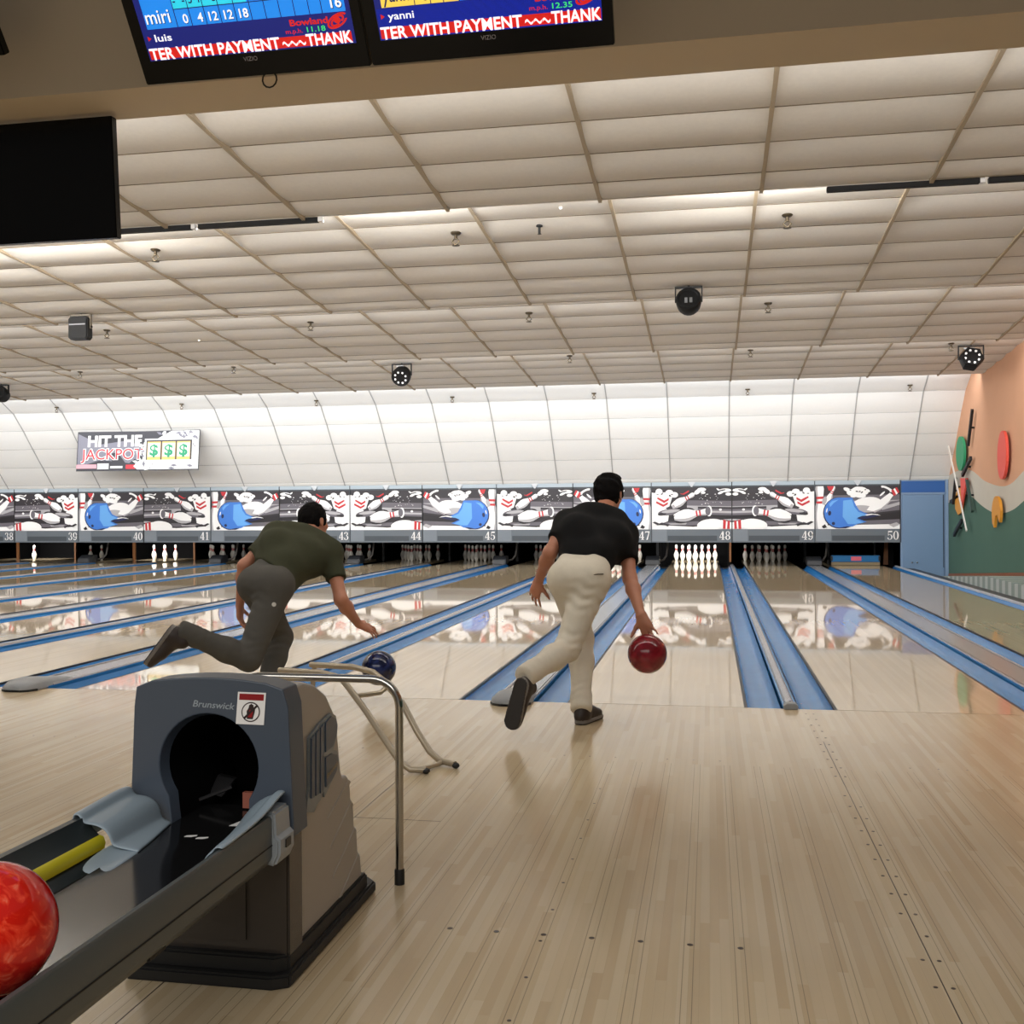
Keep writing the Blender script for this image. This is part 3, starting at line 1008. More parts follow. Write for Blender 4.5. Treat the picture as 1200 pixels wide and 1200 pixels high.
for n in (39, 41, 43, 45, 47, 49, 37):
    xc = xdiv(n)
    root = thing('ball_track_cover', (xc, 16.9, 0.0), 'dark grey ball track cover between the lanes under signs %s and %s' % (NUMW[n], NUMW[n + 1]), 'ball track cover', 'covers at the far ends of the wide dividers')
    c = MB()
    c.prism([(xc - 0.15, 16.55, 0.022), (xc - 0.15, 16.95, 0.022), (xc - 0.15, 16.95, 0.20), (xc - 0.15, 16.72, 0.20), (xc - 0.15, 16.57, 0.12)], (0.30, 0, 0))
    c.build('cover', mat('cover_grey', (40, 42, 46), 0.45) if 'cover_grey' not in bpy.data.materials else bpy.data.materials['cover_grey'], root, bevel=0.012)
    MB().tube([(xc + 0.15, 16.95, 0.09), (xc + 0.22, 17.05, 0.11), (xc + 0.28, 17.1, 0.20), (xc + 0.30, 17.12, 0.34), (xc + 0.31, 17.14, 0.52)], 0.022, 8).build('pipe', mat('pipe_grey', (84, 80, 76), 0.4) if 'pipe_grey' not in bpy.data.materials else bpy.data.materials['pipe_grey'], root, smooth=True)
# lamps of the pinspotters that light some decks
for n, e in ((48, 22.0), (47, 5.0), (40, 20.0), (38, 22.0), (49, 0.3), (45, 0.3), (44, 0.3), (46, 0.3), (43, 0.6), (41, 0.6), (39, 0.4)):
    area('pin_deck_lamp', (lx(n), 17.6, 0.98), (0, 1.0, -0.62), 0.6, 0.05, e, (1, 0.96, 0.9), 75)

# ------------------------------------------------------------------ jackpot banner hung in front of the curved wall
ux = Vector((1, 0, 0))
uy = Vector((0, 0.10, 1)).normalized()
BW, BH = 2.98, 0.90
org = Vector((-13.72, 15.10, 2.155))
DK = mat('banner_charcoal', (44, 44, 54), 0.4)
BG = [DK, mat('banner_lilac_grey', (122, 122, 136), 0.4), mat('banner_pale', (226, 230, 228), 0.4), WHITE, mat('banner_red', (214, 44, 58), 0.4), mat('banner_gold', (226, 190, 110), 0.4),
      mat('banner_cream', (246, 240, 222), 0.4), mat('banner_green', (24, 150, 108), 0.4), mat('banner_pink', (214, 160, 172), 0.4)]
b = MB()
root = thing('banner', org, 'HIT THE JACKPOT vinyl banner hanging before the white curved wall', 'banner')
nrm = ux.cross(uy).normalized()
b.prism([org, org + ux * BW, org + ux * BW + uy * BH, org + ux * (BW * 0.55) + uy * (BH * 0.985), org + uy * BH], nrm * -0.006, 0)
uyb = uy * (BH / 1.06)
P = lambda pts, mi, h: b.poly(pts, org, ux, uyb, h, mi)
P([(0.02, 0.1), (0.6, 0.3), (0.5, 0.75), (0.02, 1.0)], 1, 0.001)
P([(0.25, 0.35), (1.3, 0.2), (1.75, 0.6), (1.2, 0.8), (0.5, 0.7)], 1, 0.0012)
P([(0.9, 0.2), (1.2, 0.22), (1.0, 0.5), (0.8, 0.45)], 0, 0.0014)
P([(0.0, 0.07), (0.5, 0.07), (0.5, 0.18), (0.0, 0.18)], 8, 0.0016)
P([(0.52, 0.05), (0.8, 0.05), (0.8, 0.2), (0.52, 0.2)], 3, 0.0018)
P([(0.84, 0.07), (1.14, 0.07), (1.14, 0.13), (0.84, 0.13)], 2, 0.0018)
P([(1.22, 0.05), (1.45, 0.05), (1.45, 0.16), (1.22, 0.16)], 4, 0.0018)
P([(1.5, 0.03), (2.96, 0.03), (2.96, 1.04), (2.3, 1.04), (2.0, 0.86), (1.62, 0.6), (1.62, 0.3), (1.4, 0.12)], 2, 0.0019)
P([(1.62, 0.6), (2.0, 0.86), (1.2, 0.9)], 0, 0.00195)
rn = random.Random(11)
for i in range(150):
    u, v = rn.uniform(1.45, 2.9), rn.uniform(0.03, 1.02)
    inside = 1.72 < u < 2.82 and 0.2 < v < 0.8
    if inside or (v > 0.75 and u < 2.2 - (v - 0.75)):
        continue
    a = rn.uniform(0, 180)
    P([(min(max(p, 0.01), 2.96), min(max(q, 0.01), 1.04)) for p, q in ell(u, v, 0.085, 0.035, a, n=4)], (2, 3, 2, 1)[i % 4], 0.002 + i * 0.00002)
P([(1.66, 0.26), (2.82, 0.26), (2.82, 0.84), (1.66, 0.84)], 2, 0.0055)
P([(1.70, 0.28), (2.80, 0.28), (2.80, 0.80), (1.70, 0.80)], 0, 0.0058)
for i in range(3):
    x0 = 1.73 + i * 0.355
    P([(x0, 0.28), (x0 + 0.32, 0.28), (x0 + 0.32, 0.76), (x0, 0.76)], 5, 0.0062)
    P([(x0 + 0.01, 0.36), (x0 + 0.31, 0.36), (x0 + 0.31, 0.72), (x0 + 0.01, 0.72)], 6, 0.0065)
b.text('HIT THE', 0.40, org + ux * 0.26 + uyb * 0.66, ux, uyb, 0.004, 3, 'L', 0.042, 0, 1.33)
b.text('JACKPOT', 0.40, org + ux * 0.10 + uyb * 0.31, ux, uyb, 0.004, 3, 'L', 0.055, 0, 1.54)
b.text('JACKPOT', 0.40, org + ux * 0.11 + uyb * 0.31, ux, uyb, 0.0048, 4, 'L', 0.006, 0, 1.51)
for i in range(3):
    b.text('$', 0.40, org + ux * (1.89 + i * 0.355) + uyb * 0.40, ux, uyb, 0.0075, 7, 'C', 0.03)
b.build('banner_sheet', BG, root, fix=False)
for q in (org + ux * 0.03 + uy * (BH - 0.03), org + ux * (BW - 0.03) + uy * (BH - 0.03)):
    MB().tube([q + nrm * 0.004, q + uy * 0.03 + Vector((0, 0.06, 0.0))], 0.004, 6).build('tie', EDGE, root)

# ------------------------------------------------------------------ wall art on the right wall


def wall_art(name, pts, m, label, cat, depth=0.045, gap=0.05, group=None):
    mb = MB()
    mb.prism([(XR - gap, y, z) for y, z in pts], (-depth, 0, 0), 0)
    root = mb.build(name, m)
    # stand-off pegs that carry the piece on the wall
    ys_ = [p[0] for p in pts]
    zs_ = [p[1] for p in pts]
    cy, cz = sum(ys_) / len(ys_), sum(zs_) / len(zs_)
    MB().tube([(XR, cy, cz), (XR - gap - depth / 2, cy, cz)], 0.02, 8).build('peg', BLACK, root)
    return tag(root, label, cat, group)


def bar(a, b, w):
    d = Vector((b[0] - a[0], b[1] - a[1])).normalized() * w
    n = Vector((-d.y, d.x))
    return [(a[0] + n.x, a[1] + n.y), (b[0] + n.x, b[1] + n.y), (b[0] - n.x, b[1] - n.y), (a[0] - n.x, a[1] - n.y)]


A_RED = mat('art_red', (222, 84, 70), 0.5)
A_GRN = mat('art_green', (38, 142, 98), 0.5)
A_ORG = mat('art_orange', (214, 146, 46), 0.5)
A_BLK = mat('art_black', (24, 24, 26), 0.5)
wall_art('wall_art_oval', ell(12.0, 2.08, 0.27, 0.40, 6, n=32), A_RED, 'tall red oval wall piece on the peach wall, nearest the camera', 'wall art')
wall_art('wall_art_oval', ell(14.95, 2.26, 0.32, 0.33, 0, n=32), A_GRN, 'green oval wall piece on the peach wall', 'wall art')
wall_art('wall_art_bar', bar((14.04, 3.02), (14.38, 2.38), 0.03), A_BLK, 'long black bar high on the peach wall', 'wall art')
wall_art('wall_art_bar', bar((14.17, 2.14), (14.84, 1.84), 0.035), A_BLK, 'short black bar slanting just under the green oval', 'wall art')
wall_art('wall_art_bar', bar((14.91, 0.98), (15.56, 0.68), 0.035), A_BLK, 'short black bar slanting low on the green wall', 'wall art')
wall_art('wall_art_bar', bar((15.41, 1.82), (15.65, 1.30), 0.03), A_BLK, 'thin upright black bar left of the small orange piece', 'wall art')
wall_art('wall_art_bar', bar((16.1, 1.34), (15.29, 1.46), 0.03), A_BLK, 'black bar lying flat beside the blue service panel', 'wall art', gap=0.02, depth=0.025)
wall_art('wall_art_bar', bar((14.51, 1.76), (14.07, 1.15), 0.03), mat('art_dark_green', (40, 66, 58), 0.5), 'dark green bar right of the crossing white bar', 'wall art')
wall_art('wall_art_tongue', [(14.94, 1.66), (15.35, 1.62), (15.62, 1.42), (15.6, 1.2), (15.35, 1.08), (15.05, 1.14), (14.92, 1.36)], A_ORG, 'small orange rounded piece behind the red wedge', 'wall art', gap=0.02, depth=0.025)
wall_art('wall_art_wedge', [(14.45, 1.77), (14.95, 1.79), (14.86, 1.22)], A_RED, 'red wedge over the grey wave', 'wall art', depth=0.03, gap=0.06)
wall_art('wall_art_bar', bar((15.82, 2.46), (14.32, 0.79), 0.022), mat('art_white', (226, 222, 214), 0.5), 'long thin white bar crossing the red wedge', 'wall art', gap=0.11, depth=0.02)
wall_art('wall_art_notched_oval', ell(12.37, 1.11, 0.27, 0.30, 0, n=20, a0=10, a1=170)[::1] + [(12.12, 1.05), (12.16, 0.97), (12.3, 1.10), (12.42, 1.07), (12.50, 0.88), (12.60, 0.95), (12.64, 1.10)], A_ORG,
         'orange oval with a notched lower edge on the green wall, below the red oval', 'wall art')

# ------------------------------------------------------------------ ceiling: sprinklers, stage lights, dark bars


def zceil(x, y):
    for s_ in range(4):
        if starts[s_] <= y <= LIP[s_]:
            z = 3.63 + 0.076 * (LIP[s_] - y)
            t = ((LIP[s_] - 0.335 - y) % 0.61) / 0.61
            return z - 0.022 * math.sin(PI * t)
    for (ya, za), (yb, zb) in zip(S5, S5[1:]):
        if ya <= y <= yb:
            return za + (zb - za) * (y - ya) / (yb - ya) - 0.008
    return 3.7


BRASS = mat('sprinkler_brass', (78, 68, 52), 0.35, metal=0.7)
rows = [(3.05, [(-5.03, 0), (-1.985, 1), (1.02, 2)], 'first ceiling slope past the beam lip'), (7.1, [(-8.04, 0), (-5.0, 1), (-1.98, 2), (1.07, 3)], 'second lit ceiling slope'),
        (11.05, [(-11.0, 0), (-7.99, 1), (-1.96, 2), (1.0, 3), (4.08, 4)], 'last flat ceiling slope'), (14.69, [(-13.92, 0), (-10.92, 1), (-7.84, 2), (-4.88, 3), (-1.945, 4), (1.08, 5), (4.11, 6)], 'top of the white curved wall')]
ORD = ['first', 'second', 'third', 'fourth', 'fifth', 'sixth', 'seventh']
sp0 = None
for y, lst, nm in rows:
    for (x, i) in lst:
        lb = 'sprinkler head on the %s, %s from the left' % (nm, ORD[i])
        z = zceil(x, y)
        if sp0 is None:
            sp0 = thing('sprinkler', (x, y, z), lb, 'sprinkler', 'sprinkler heads on the ceiling')
            MB().lathe([(0.050, 0.006), (0.050, -0.004), (0.036, -0.018), (0.015, -0.02), (0.015, -0.06)], (x, y, z), 14).build('escutcheon', BRASS, sp0, smooth=True)
            fr = MB()
            for s_ in (-1, 1):
                fr.tube([(x + s_ * 0.014, y, z - 0.055), (x + s_ * 0.034, y, z - 0.080), (x, y, z - 0.112)], 0.007, 6)
            fr.build('yoke', BRASS, sp0)
            MB().lathe([(0.036, -0.112), (0.036, -0.119), (0.005, -0.122)], (x, y, z), 14).build('deflector', BRASS, sp0)
        else:
            dup(sp0, (x, y, z), lb)
for x, y, s_, lb in ((-1.183, 2.98, 0, 'short black stub hanging under the nearest ceiling slope, past the beam'),):
    z = zceil(x, y)
    o = MB().lathe([(0.03, 0.003), (0.03, -0.012), (0.012, -0.014), (0.012, -0.075), (0.02, -0.08)], (x, y, z), 12).build('ceiling_stub', BLACK, smooth=True)
    tag(o, lb, 'ceiling fitting')
for x, y, lb in ((-7.03, 7.87, 'tiny white indicator bulb on the left of the ceiling, under a lit slope'), (-0.926, 2.54, 'tiny white indicator bulb at the ceiling lip nearest the beam')):
    z = zceil(x, y)
    o = MB().lathe([(0.014, 0.003), (0.014, -0.012), (0.001, -0.020)], (x, y, z), 12).build('indicator_bulb', glow('bulb_white', (255, 250, 240), 1.2), smooth=True)
    tag(o, lb, 'bulb')
for x0, x1, lb in ((-4.62, -3.93, 'black bar along the ceiling lip, running right from the dark screen'), (-3.87, -2.81, 'black bar along the ceiling lip, second to the right of the dark screen'),
                   (1.21, 2.29, 'black bar along the ceiling lip at the upper right, longer one in view'), (2.35, 3.4, 'black bar along the ceiling lip running out at the right edge')):
    root = thing('ceiling_bar', ((x0 + x1) / 2, LIP[0], 3.6), lb, 'ceiling bar', 'black bars under the near ceiling lip')
    MB().box(x0, x1, LIP[0] + 0.0, LIP[0] + 0.05, 3.583, 3.622).build('bar', BLACK, root, bevel=0.004)
    MB().box(x1, x1 + 0.035, LIP[0] + 0.002, LIP[0] + 0.045, 3.585, 3.622).build('end_cap', WHITE, root)

LENS = mat('lens_glass', (170, 175, 182), 0.1, emit=0.0)
LENSW = mat('lens_white', (225, 225, 225), 0.3)
HOUS = mat('stage_light_black', (9, 9, 10), 0.5, spec=0.3)


def stage_light(x, y, size, style, label):
    z = zceil(x, y)
    root = thing('stage_light', (x, y, z), label, 'stage light', 'stage lights hung from the ceiling')
    s = size
    MB().lathe([(0.012, 0.012), (0.012, -0.05 * s)], (x, y, z), 8).build('hanger', HOUS, root)
    zt = z - 0.045 * s
    w = 0.52 * s if style != 'box' else 0.47 * s
    yk = MB()
    yk.box(x - w, x + w, y - 0.02, y + 0.02, zt - 0.018, zt)
    yk.box(x - w - 0.006, x - w + 0.008, y - 0.02, y + 0.02, zt - 0.62 * s, zt)
    yk.box(x + w - 0.008, x + w + 0.006, y - 0.02, y + 0.02, zt - 0.62 * s, zt)
    yk.build('yoke', HOUS if style != 'box' else mat('yoke_tan', (120, 112, 98), 0.5), root)
    cz = zt - 0.62 * s
    hb = MB()
    if style == 'box':
        oc = [(-.36, -.5), (.36, -.5), (.46, -.4), (.46, .4), (.36, .5), (-.36, .5), (-.46, .4), (-.46, -.4)]
        hb.prism([(x + a * s, y - 0.28 * s, cz + b_ * s) for a, b_ in oc], (0, 0.45 * s, 0))
        hb.build('housing', HOUS, root, bevel=0.012)
        MB().box(x - 0.40 * s, x + 0.38 * s, y - 0.30 * s, y - 0.28 * s, cz + 0.13 * s, cz + 0.18 * s).build('vent_strip', mat('vent_grey', (150, 150, 156), 0.4), root)
        for s_ in (-1, 1):
            MB().lathe([(0.05 * s, -0.1 * s), (0.05 * s, 0.0)], (x + s_ * (0.53 * s), y, cz + 0.02), 8, axis=(s_, 0, 0)).build('knob', HOUS, root)
    else:
        prof = [(0.30, -0.42), (0.40, -0.36), (0.47, -0.2), (0.50, 0.05), (0.50, 0.28), (0.46, 0.34), (0.40, 0.34), (0.36, 0.30)]
        ax = Vector((0, -1.0, -0.55 if style == 'led' else 0.35)).normalized()
        nn = 6 if style == 'hex' else 20
        hb.lathe([(a * s, b_ * s) for a, b_ in prof], (x, y, cz), nn, axis=ax)
        hb.build('housing', HOUS, root, smooth=style != 'hex', angle=35)
        A = ax.orthogonal().normalized()
        Bv = ax.cross(A)
        C0 = Vector((x, y, cz)) + ax * 0.30 * s
        if style in ('led', 'hex'):
            for k in range(8):
                t = 2 * PI * k / 8 + 0.2
                p = C0 + (A * math.cos(t) + Bv * math.sin(t)) * 0.30 * s
                MB().lathe([(0.055 * s, 0.0), (0.055 * s, 0.02 * s), (0.02 * s, 0.035 * s)], p, 10, axis=ax).build('lens', LENSW, root, smooth=True)
        else:
            MB().box(x - 0.15 * s, x - 0.04 * s, y - 0.49 * s, y - 0.46 * s, cz - 0.1 * s, cz + 0.10 * s).build('badge', mat('badge_grey', (92, 92, 92), 0.5), root)
            MB().box(x + 0.03 * s, x + 0.15 * s, y - 0.49 * s, y - 0.46 * s, cz - 0.1 * s, cz + 0.10 * s).build('badge', mat('badge_grey', (70, 70, 70), 0.5), root)
        MB().box(x - 0.30 * s, x + 0.12 * s, y - 0.06 * s, y + 0.06 * s, cz + 0.47 * s, cz + 0.53 * s).build('vent_strip', mat('vent_pale', (170, 170, 172), 0.4), root)
    return root


stage_light(-7.23, 5.21, 0.28, 'box', 'square black stage light on a tan yoke at the upper left of the ceiling')
stage_light(0.121, 5.12, 0.275, 'par', 'round plain black stage light nearest the camera, under the ceiling middle')
stage_light(-4.92, 11.18, 0.33, 'led', 'small round black stage light with white lenses above the man in olive')
stage_light(4.40, 11.17, 0.36, 'hex', 'six-sided black stage light with white lenses by the peach wall')
stage_light(-13.30, 11.98, 0.30, 'par', 'black stage light cut by the left edge of the picture')

# ------------------------------------------------------------------ monitors over the approach
TH = R(37)
SCR_NAVY, SCR_BLUE, SCR_CYAN = glow('screen_navy', (12, 28, 120), 0.75), glow('screen_blue', (24, 132, 232), 0.95), glow('screen_cyan', (40, 206, 232), 0.95)
SCR_WHITE, SCR_RED, SCR_GREEN = glow('screen_white', (245, 245, 250), 1.0), glow('screen_red', (205, 28, 24), 0.9), glow('screen_green', (60, 220, 110), 0.95)
SCR_DARK, SCR_YEL, SCR_BLUE2 = glow('screen_dark', (16, 40, 90), 0.6), glow('screen_yellow', (240, 206, 84), 0.95), glow('screen_deep_blue', (26, 44, 156), 0.85)
BADGE = mat('badge_silver', (165, 165, 180), 0.4)
SM = [SCR_NAVY, SCR_BLUE, SCR_CYAN, SCR_WHITE, SCR_RED, SCR_GREEN, SCR_DARK, SCR_YEL, SCR_BLUE2]


def monitor(o, w, h, tilt, label, screen=None):
    o = Vector(o)
    ux, uy = Vector((1, 0, 0)), Vector((0, -math.sin(tilt), math.cos(tilt)))
    n = ux.cross(uy)
    root = thing('wall_tv', o, label, 'tv')
    P3 = lambda a, b_, d: o + ux * a + uy * b_ + n * d
    c = MB()
    c.prism([P3(0, 0, 0), P3(w, 0, 0), P3(w, h, 0), P3(0, h, 0)], n * -0.05)
    c.prism([P3(0.2, 0.12, -0.05), P3(w - 0.2, 0.12, -0.05), P3(w - 0.2, h - 0.12, -0.05), P3(0.2, h - 0.12, -0.05)], n * -0.03)
    c.build('casing', TVB, root, bevel=0.004)
    # bracket up to the beam
    top = P3(w / 2, h * 0.5, -0.08)
    br_ = MB()
    if tilt > 0.3:
        br_.tube([top, (top.x, -1.80, top.z - 0.02)], 0.03, 8)
        br_.box(top.x - 0.12, top.x + 0.12, -1.80, -1.782, top.z - 0.12, top.z + 0.10)
    else:
        br_.tube([P3(w / 2, h * 0.6, -0.08), P3(w / 2, h * 0.6, -0.12), (o.x + w / 2, o.y + 0.08, 3.305)], 0.025, 8)
    br_.build('bracket', BLACK, root)
    if screen:
        s = MB()
        sx0, sx1, sy0, sy1 = 0.055, w - 0.045, 0.10, h - 0.03
        s.prism([P3(sx0, sy0, 0.0005), P3(sx1, sy0, 0.0005), P3(sx1, sy1, 0.0005), P3(sx0, sy1, 0.0005)], n * 0.0005, 0)
        rect = lambda a, b_, c_, d_, mi, hh: s.poly([(a, b_), (c_, b_), (c_, d_), (a, d_)], o, ux, uy, hh, mi)
        T = lambda st, size, x, y, mi, hh=0.004, al='L', bold=0.0, shear=0.0, width=None: s.text(st, size, o + ux * x + uy * y, ux, uy, hh, mi, al, bold, shear, width)
        screen(rect, T, s, ux, uy, o)
        s.build('screen', SM, root, fix=False)
        bg = MB()
        bg.text('VIZIO', 0.026, P3(0.53, 0.066, 0.0015), ux, uy, 0.0, 0, 'C', 0.01)
        bg.build('badge', BADGE, root, fix=False)
    return root


def ticker(rect, T, s, ux, uy, o):
    rect(0.062, 0.106, 1.016, 0.150, 4, 0.0015)
    T('TER WITH PAYMENT', 0.070, 0.063, 0.104, 3, 0.003, 'L', 0.022, 0, 0.62)
    for k in range(3):
        pts = []
        for i in range(9):
            t = i / 8
            pts.append((0.695 + k * 0.037 + 0.034 * t, 0.126 + 0.007 * math.sin(2 * PI * t)))
        s.poly(pts + [(a, b_ - 0.009) for a, b_ in pts[::-1]], o, ux, uy, 0.003, 3)
    T('THANK', 0.070, 0.808, 0.105, 3, 0.003, 'L', 0.022, 0, 0.21)


def swirl(s, o, ux, uy, x, y, mi):
    for rx, ry, rot, a0, a1 in ((0.052, 0.026, 25, 10, 330), (0.036, 0.018, 30, -60, 270)):
        outer = ell(x, y, rx, ry, rot, 22, a0, a1)
        inner = ell(x, y, rx - 0.010, ry - 0.008, rot, 22, a0, a1)
        for i in range(len(outer) - 1):
            s.poly([outer[i], outer[i + 1], inner[i + 1], inner[i]], o, ux, uy, 0.004, mi)
    s.poly(ell(x, y + 0.002, 0.016, 0.013, 0, 14), o, ux, uy, 0.004, mi)


def left_screen(rect, T, s, ux, uy, o):
    rect(0.085, 0.232, 1.01, 0.56, 1, 0.0015)
    xs = [0.232, 0.302, 0.372, 0.442, 0.513, 0.584, 0.65, 0.716, 0.782, 0.848, 0.905]
    rect(0.232, 0.305, 0.575, 0.40, 2, 0.002)
    for x in xs:
        rect(x - 0.002, 0.232, x + 0.002, 0.40, 6, 0.0024)
    rect(0.232, 0.302, 0.905, 0.306, 6, 0.0024)
    rect(0.085, 0.40, 1.01, 0.404, 6, 0.0024)
    T('miri', 0.082, 0.095, 0.252, 6, 0.0028, 'L', 0.012, 0, 0.115)
    T('miri', 0.082, 0.092, 0.254, 3, 0.0032, 'L', 0.004, 0, 0.115)
    for i, v in enumerate(('0', '4', '12', '12', '18')):
        T(v, 0.052, xs[i + 1] - 0.010, 0.243, 6, 0.0028, 'R', 0.03)
        T(v, 0.052, xs[i + 1] - 0.012, 0.245, 3, 0.0032, 'R', 0.014)
    for i, v in enumerate(('-  -', '3 1', '-  8', '-  -', '3 3')):
        T(v, 0.05, (xs[i] + xs[i + 1]) / 2, 0.322, 6, 0.003, 'C', 0.012)
    T('16', 0.062, 1.0, 0.247, 6, 0.0028, 'R', 0.03)
    T('16', 0.062, 0.997, 0.25, 3, 0.0032, 'R', 0.014)
    s.poly([(0.075, 0.205), (0.092, 0.194), (0.075, 0.184)], o, ux, uy, 0.003, 4)
    T('luis', 0.042, 0.108, 0.180, 3, 0.003, 'L', 0.012, 0, 0.080)
    T('Bowland', 0.036, 0.748, 0.192, 4, 0.003, 'L', 0.03, 0, 0.175)
    T('m.p.h.', 0.026, 0.722, 0.162, 4, 0.003, 'L', 0.008, 0, 0.078)
    T('11.18', 0.030, 0.820, 0.162, 5, 0.003, 'L', 0.012, 0, 0.085)
    swirl(s, o, ux, uy, 0.965, 0.197, 4)
    ticker(rect, T, s, ux, uy, o)


def right_screen(rect, T, s, ux, uy, o):
    rect(0.06, 0.10, 1.02, 0.226, 8, 0.001)
    rect(0.085, 0.229, 0.425, 0.56, 7, 0.0015)
    rect(0.425, 0.229, 1.01, 0.56, 1, 0.0015)
    for x in (0.232, 0.302, 0.358, 0.425):
        rect(x - 0.002, 0.229, x + 0.002, 0.40, 6, 0.002)
    T('yanni', 0.08, 0.095, 0.250, 6, 0.003, 'L', 0.012, 0, 0.13)
    for x, v in ((0.292, '6'), (0.35, '9')):
        T(v, 0.052, x, 0.243, 6, 0.003, 'R', 0.014)
    s.poly([(0.075, 0.205), (0.092, 0.194), (0.075, 0.184)], o, ux, uy, 0.003, 4)
    T('yanni', 0.042, 0.106, 0.180, 3, 0.003, 'L', 0.012, 0, 0.115)
    T('Bowland', 0.036, 0.745, 0.198, 4, 0.003, 'L', 0.03, 0, 0.175)
    T('m.p.h.', 0.026, 0.718, 0.165, 4, 0.003, 'L', 0.008, 0, 0.078)
    T('12.35', 0.030, 0.815, 0.165, 5, 0.003, 'L', 0.012, 0, 0.085)
    swirl(s, o, ux, uy, 0.962, 0.20, 4)
    ticker(rect, T, s, ux, uy, o)


tv = monitor((-2.202, -2.1, 3.17), 1.075, 0.63, TH, 'black score monitor with blue score table and the name luis', left_screen)
hk = MB()
hk.tube([(-1.605 + 0.034 * math.cos(t), -2.092, 3.172 - 0.02 + 0.036 * math.sin(t)) for t in [R(130 + 28 * i) for i in range(11)]], 0.004, 6)
hk.build('cable_loop', BLACK, tv)
monitor((-1.117, -2.1, 3.17), 1.065, 0.63, TH, 'black score monitor with yellow score cells and the name yanni', right_screen)
monitor((-4.00, -2.1, 3.37), 1.07, 0.63, TH, 'switched-off black monitor, only a corner at the top left edge')
monitor((-3.80, -1.48, 2.655), 1.07, 0.628, R(4), 'big switched-off black screen hanging below the beam at the left edge')

# ------------------------------------------------------------------ ball return hood and tracks
HX = -0.935
hood = thing('ball_return', (HX, -3.7, 0.0), 'grey ball return with round black ball door, standing on the approach at the left', 'ball return')
YF = -4.05
HC, HR = (-0.938, 0.549), 0.137
# front shell with the round opening and the slot below it
NR = 40
inner, outer = [], []
ZS = 0.405


def outer_pt(t):
    """front outline: rounded arch, slightly flared sides; t = angle about the hole centre"""
    c, s = math.cos(t), math.sin(t)
    best = 1e9
    # side planes (flaring downwards), arch top and bottom line
    for sx, x0, k in ((1, -0.722, -0.03), (-1, -1.143, 0.03)):
        # x = x0 + sx * k' * (z - .75)
        den = c - (-0.045 * sx) * s
        if abs(den) > 1e-6:
            u = (x0 - HC[0] + (-0.045 * sx) * (HC[1] - 0.745)) / den
            if u > 0:
                best = min(best, u)
    if s > 0:
        for _ in range(1):
            lo_, hi_ = 0.0, 0.6
            for _ in range(40):
                mid = (lo_ + hi_) / 2
                x, z = HC[0] + c * mid, HC[1] + s * mid
                q = (x - HX) / 0.22
                zt = 0.778 - 0.022 * q * q - 0.03 * max(0, abs(q) - 0.8) ** 2 * 20
                if z < zt:
                    lo_ = mid
                else:
                    hi_ = mid
            best = min(best, lo_)
    else:
        if s < -1e-6:
            best = min(best, (0.36 - HC[1]) / s)
    return (HC[0] + c * best, HC[1] + s * best)


for i in range(NR):
    t = 2 * PI * i / NR
    r_ = HR
    x, z = HC[0] + HR * math.cos(t), HC[1] + HR * math.sin(t)
    if math.sin(t) < -0.62:       # slot down to the track bed
        x = HC[0] + max(-0.100, min(0.108, (HR * math.cos(t)) * 1.3))
        z = ZS - 0.035
    inner.append((x, z))
    outer.append(outer_pt(t))
fs_ = MB()
V = [(x, YF + 0.0, z) for x, z in inner] + [(x, YF, z) for x, z in outer] + [(x, YF + 0.09, z) for x, z in outer] + [(x * 1.0, YF + 0.035, z) for x, z in [(HC[0] + (a - HC[0]) * 0.93, HC[1] + (b_ - HC[1]) * 0.93) for a, b_ in inner]]
Fq = []
for i in range(NR):
    j = (i + 1) % NR
    Fq.append((i, j, NR + j, NR + i))
    Fq.append((NR + i, NR + j, 2 * NR + j, 2 * NR + i))
    Fq.append((i, j, 3 * NR + j, 3 * NR + i))
fs_.add(V, Fq, 0)
fo = fs_.build('front_shell', SLATE, hood, smooth=True, angle=35)
bv = fo.modifiers.new('bevel', 'BEVEL')
bv.width = 0.008
bv.segments = 3
bv.limit_method = 'ANGLE'
bv.angle_limit = R(50)
# black throat behind the opening
th_ = MB()
ring = [(HC[0] + (a - HC[0]) * 0.94, HC[1] + (b_ - HC[1]) * 0.94) for a, b_ in inner]
n_ = len(ring)
th_.add([(a, YF + 0.03, b_) for a, b_ in ring] + [(HC[0] + (a - HC[0]) * 0.92, YF + 0.36, HC[1] - 0.02 + (b_ - HC[1]) * 0.86) for a, b_ in ring], [(i, (i + 1) % n_, (i + 1) % n_ + n_, i + n_) for i in range(n_)] + [tuple(range(n_, 2 * n_))])
th_.build('throat', PITBLK, hood, smooth=True)
lf = MB().box(-0.905, -0.84, YF + 0.13, YF + 0.145, 0.408, 0.45, 0)
lf.build('lift_plate', mat('lift_plate_brown', (150, 88, 72), 0.5), hood)
dv = MB().prism([(-1.035, YF + 0.20, 0.425), (-0.99, YF + 0.18, 0.42), (-0.98, YF + 0.24, 0.455), (-1.03, YF + 0.24, 0.465)], (0, 0.02, 0)).tube([(-1.03, YF + 0.13, 0.425), (-0.95, YF + 0.16, 0.455)], 0.005, 6)
dv.build('deflector', mat('deflector_grey', (40, 40, 42), 0.4), hood)
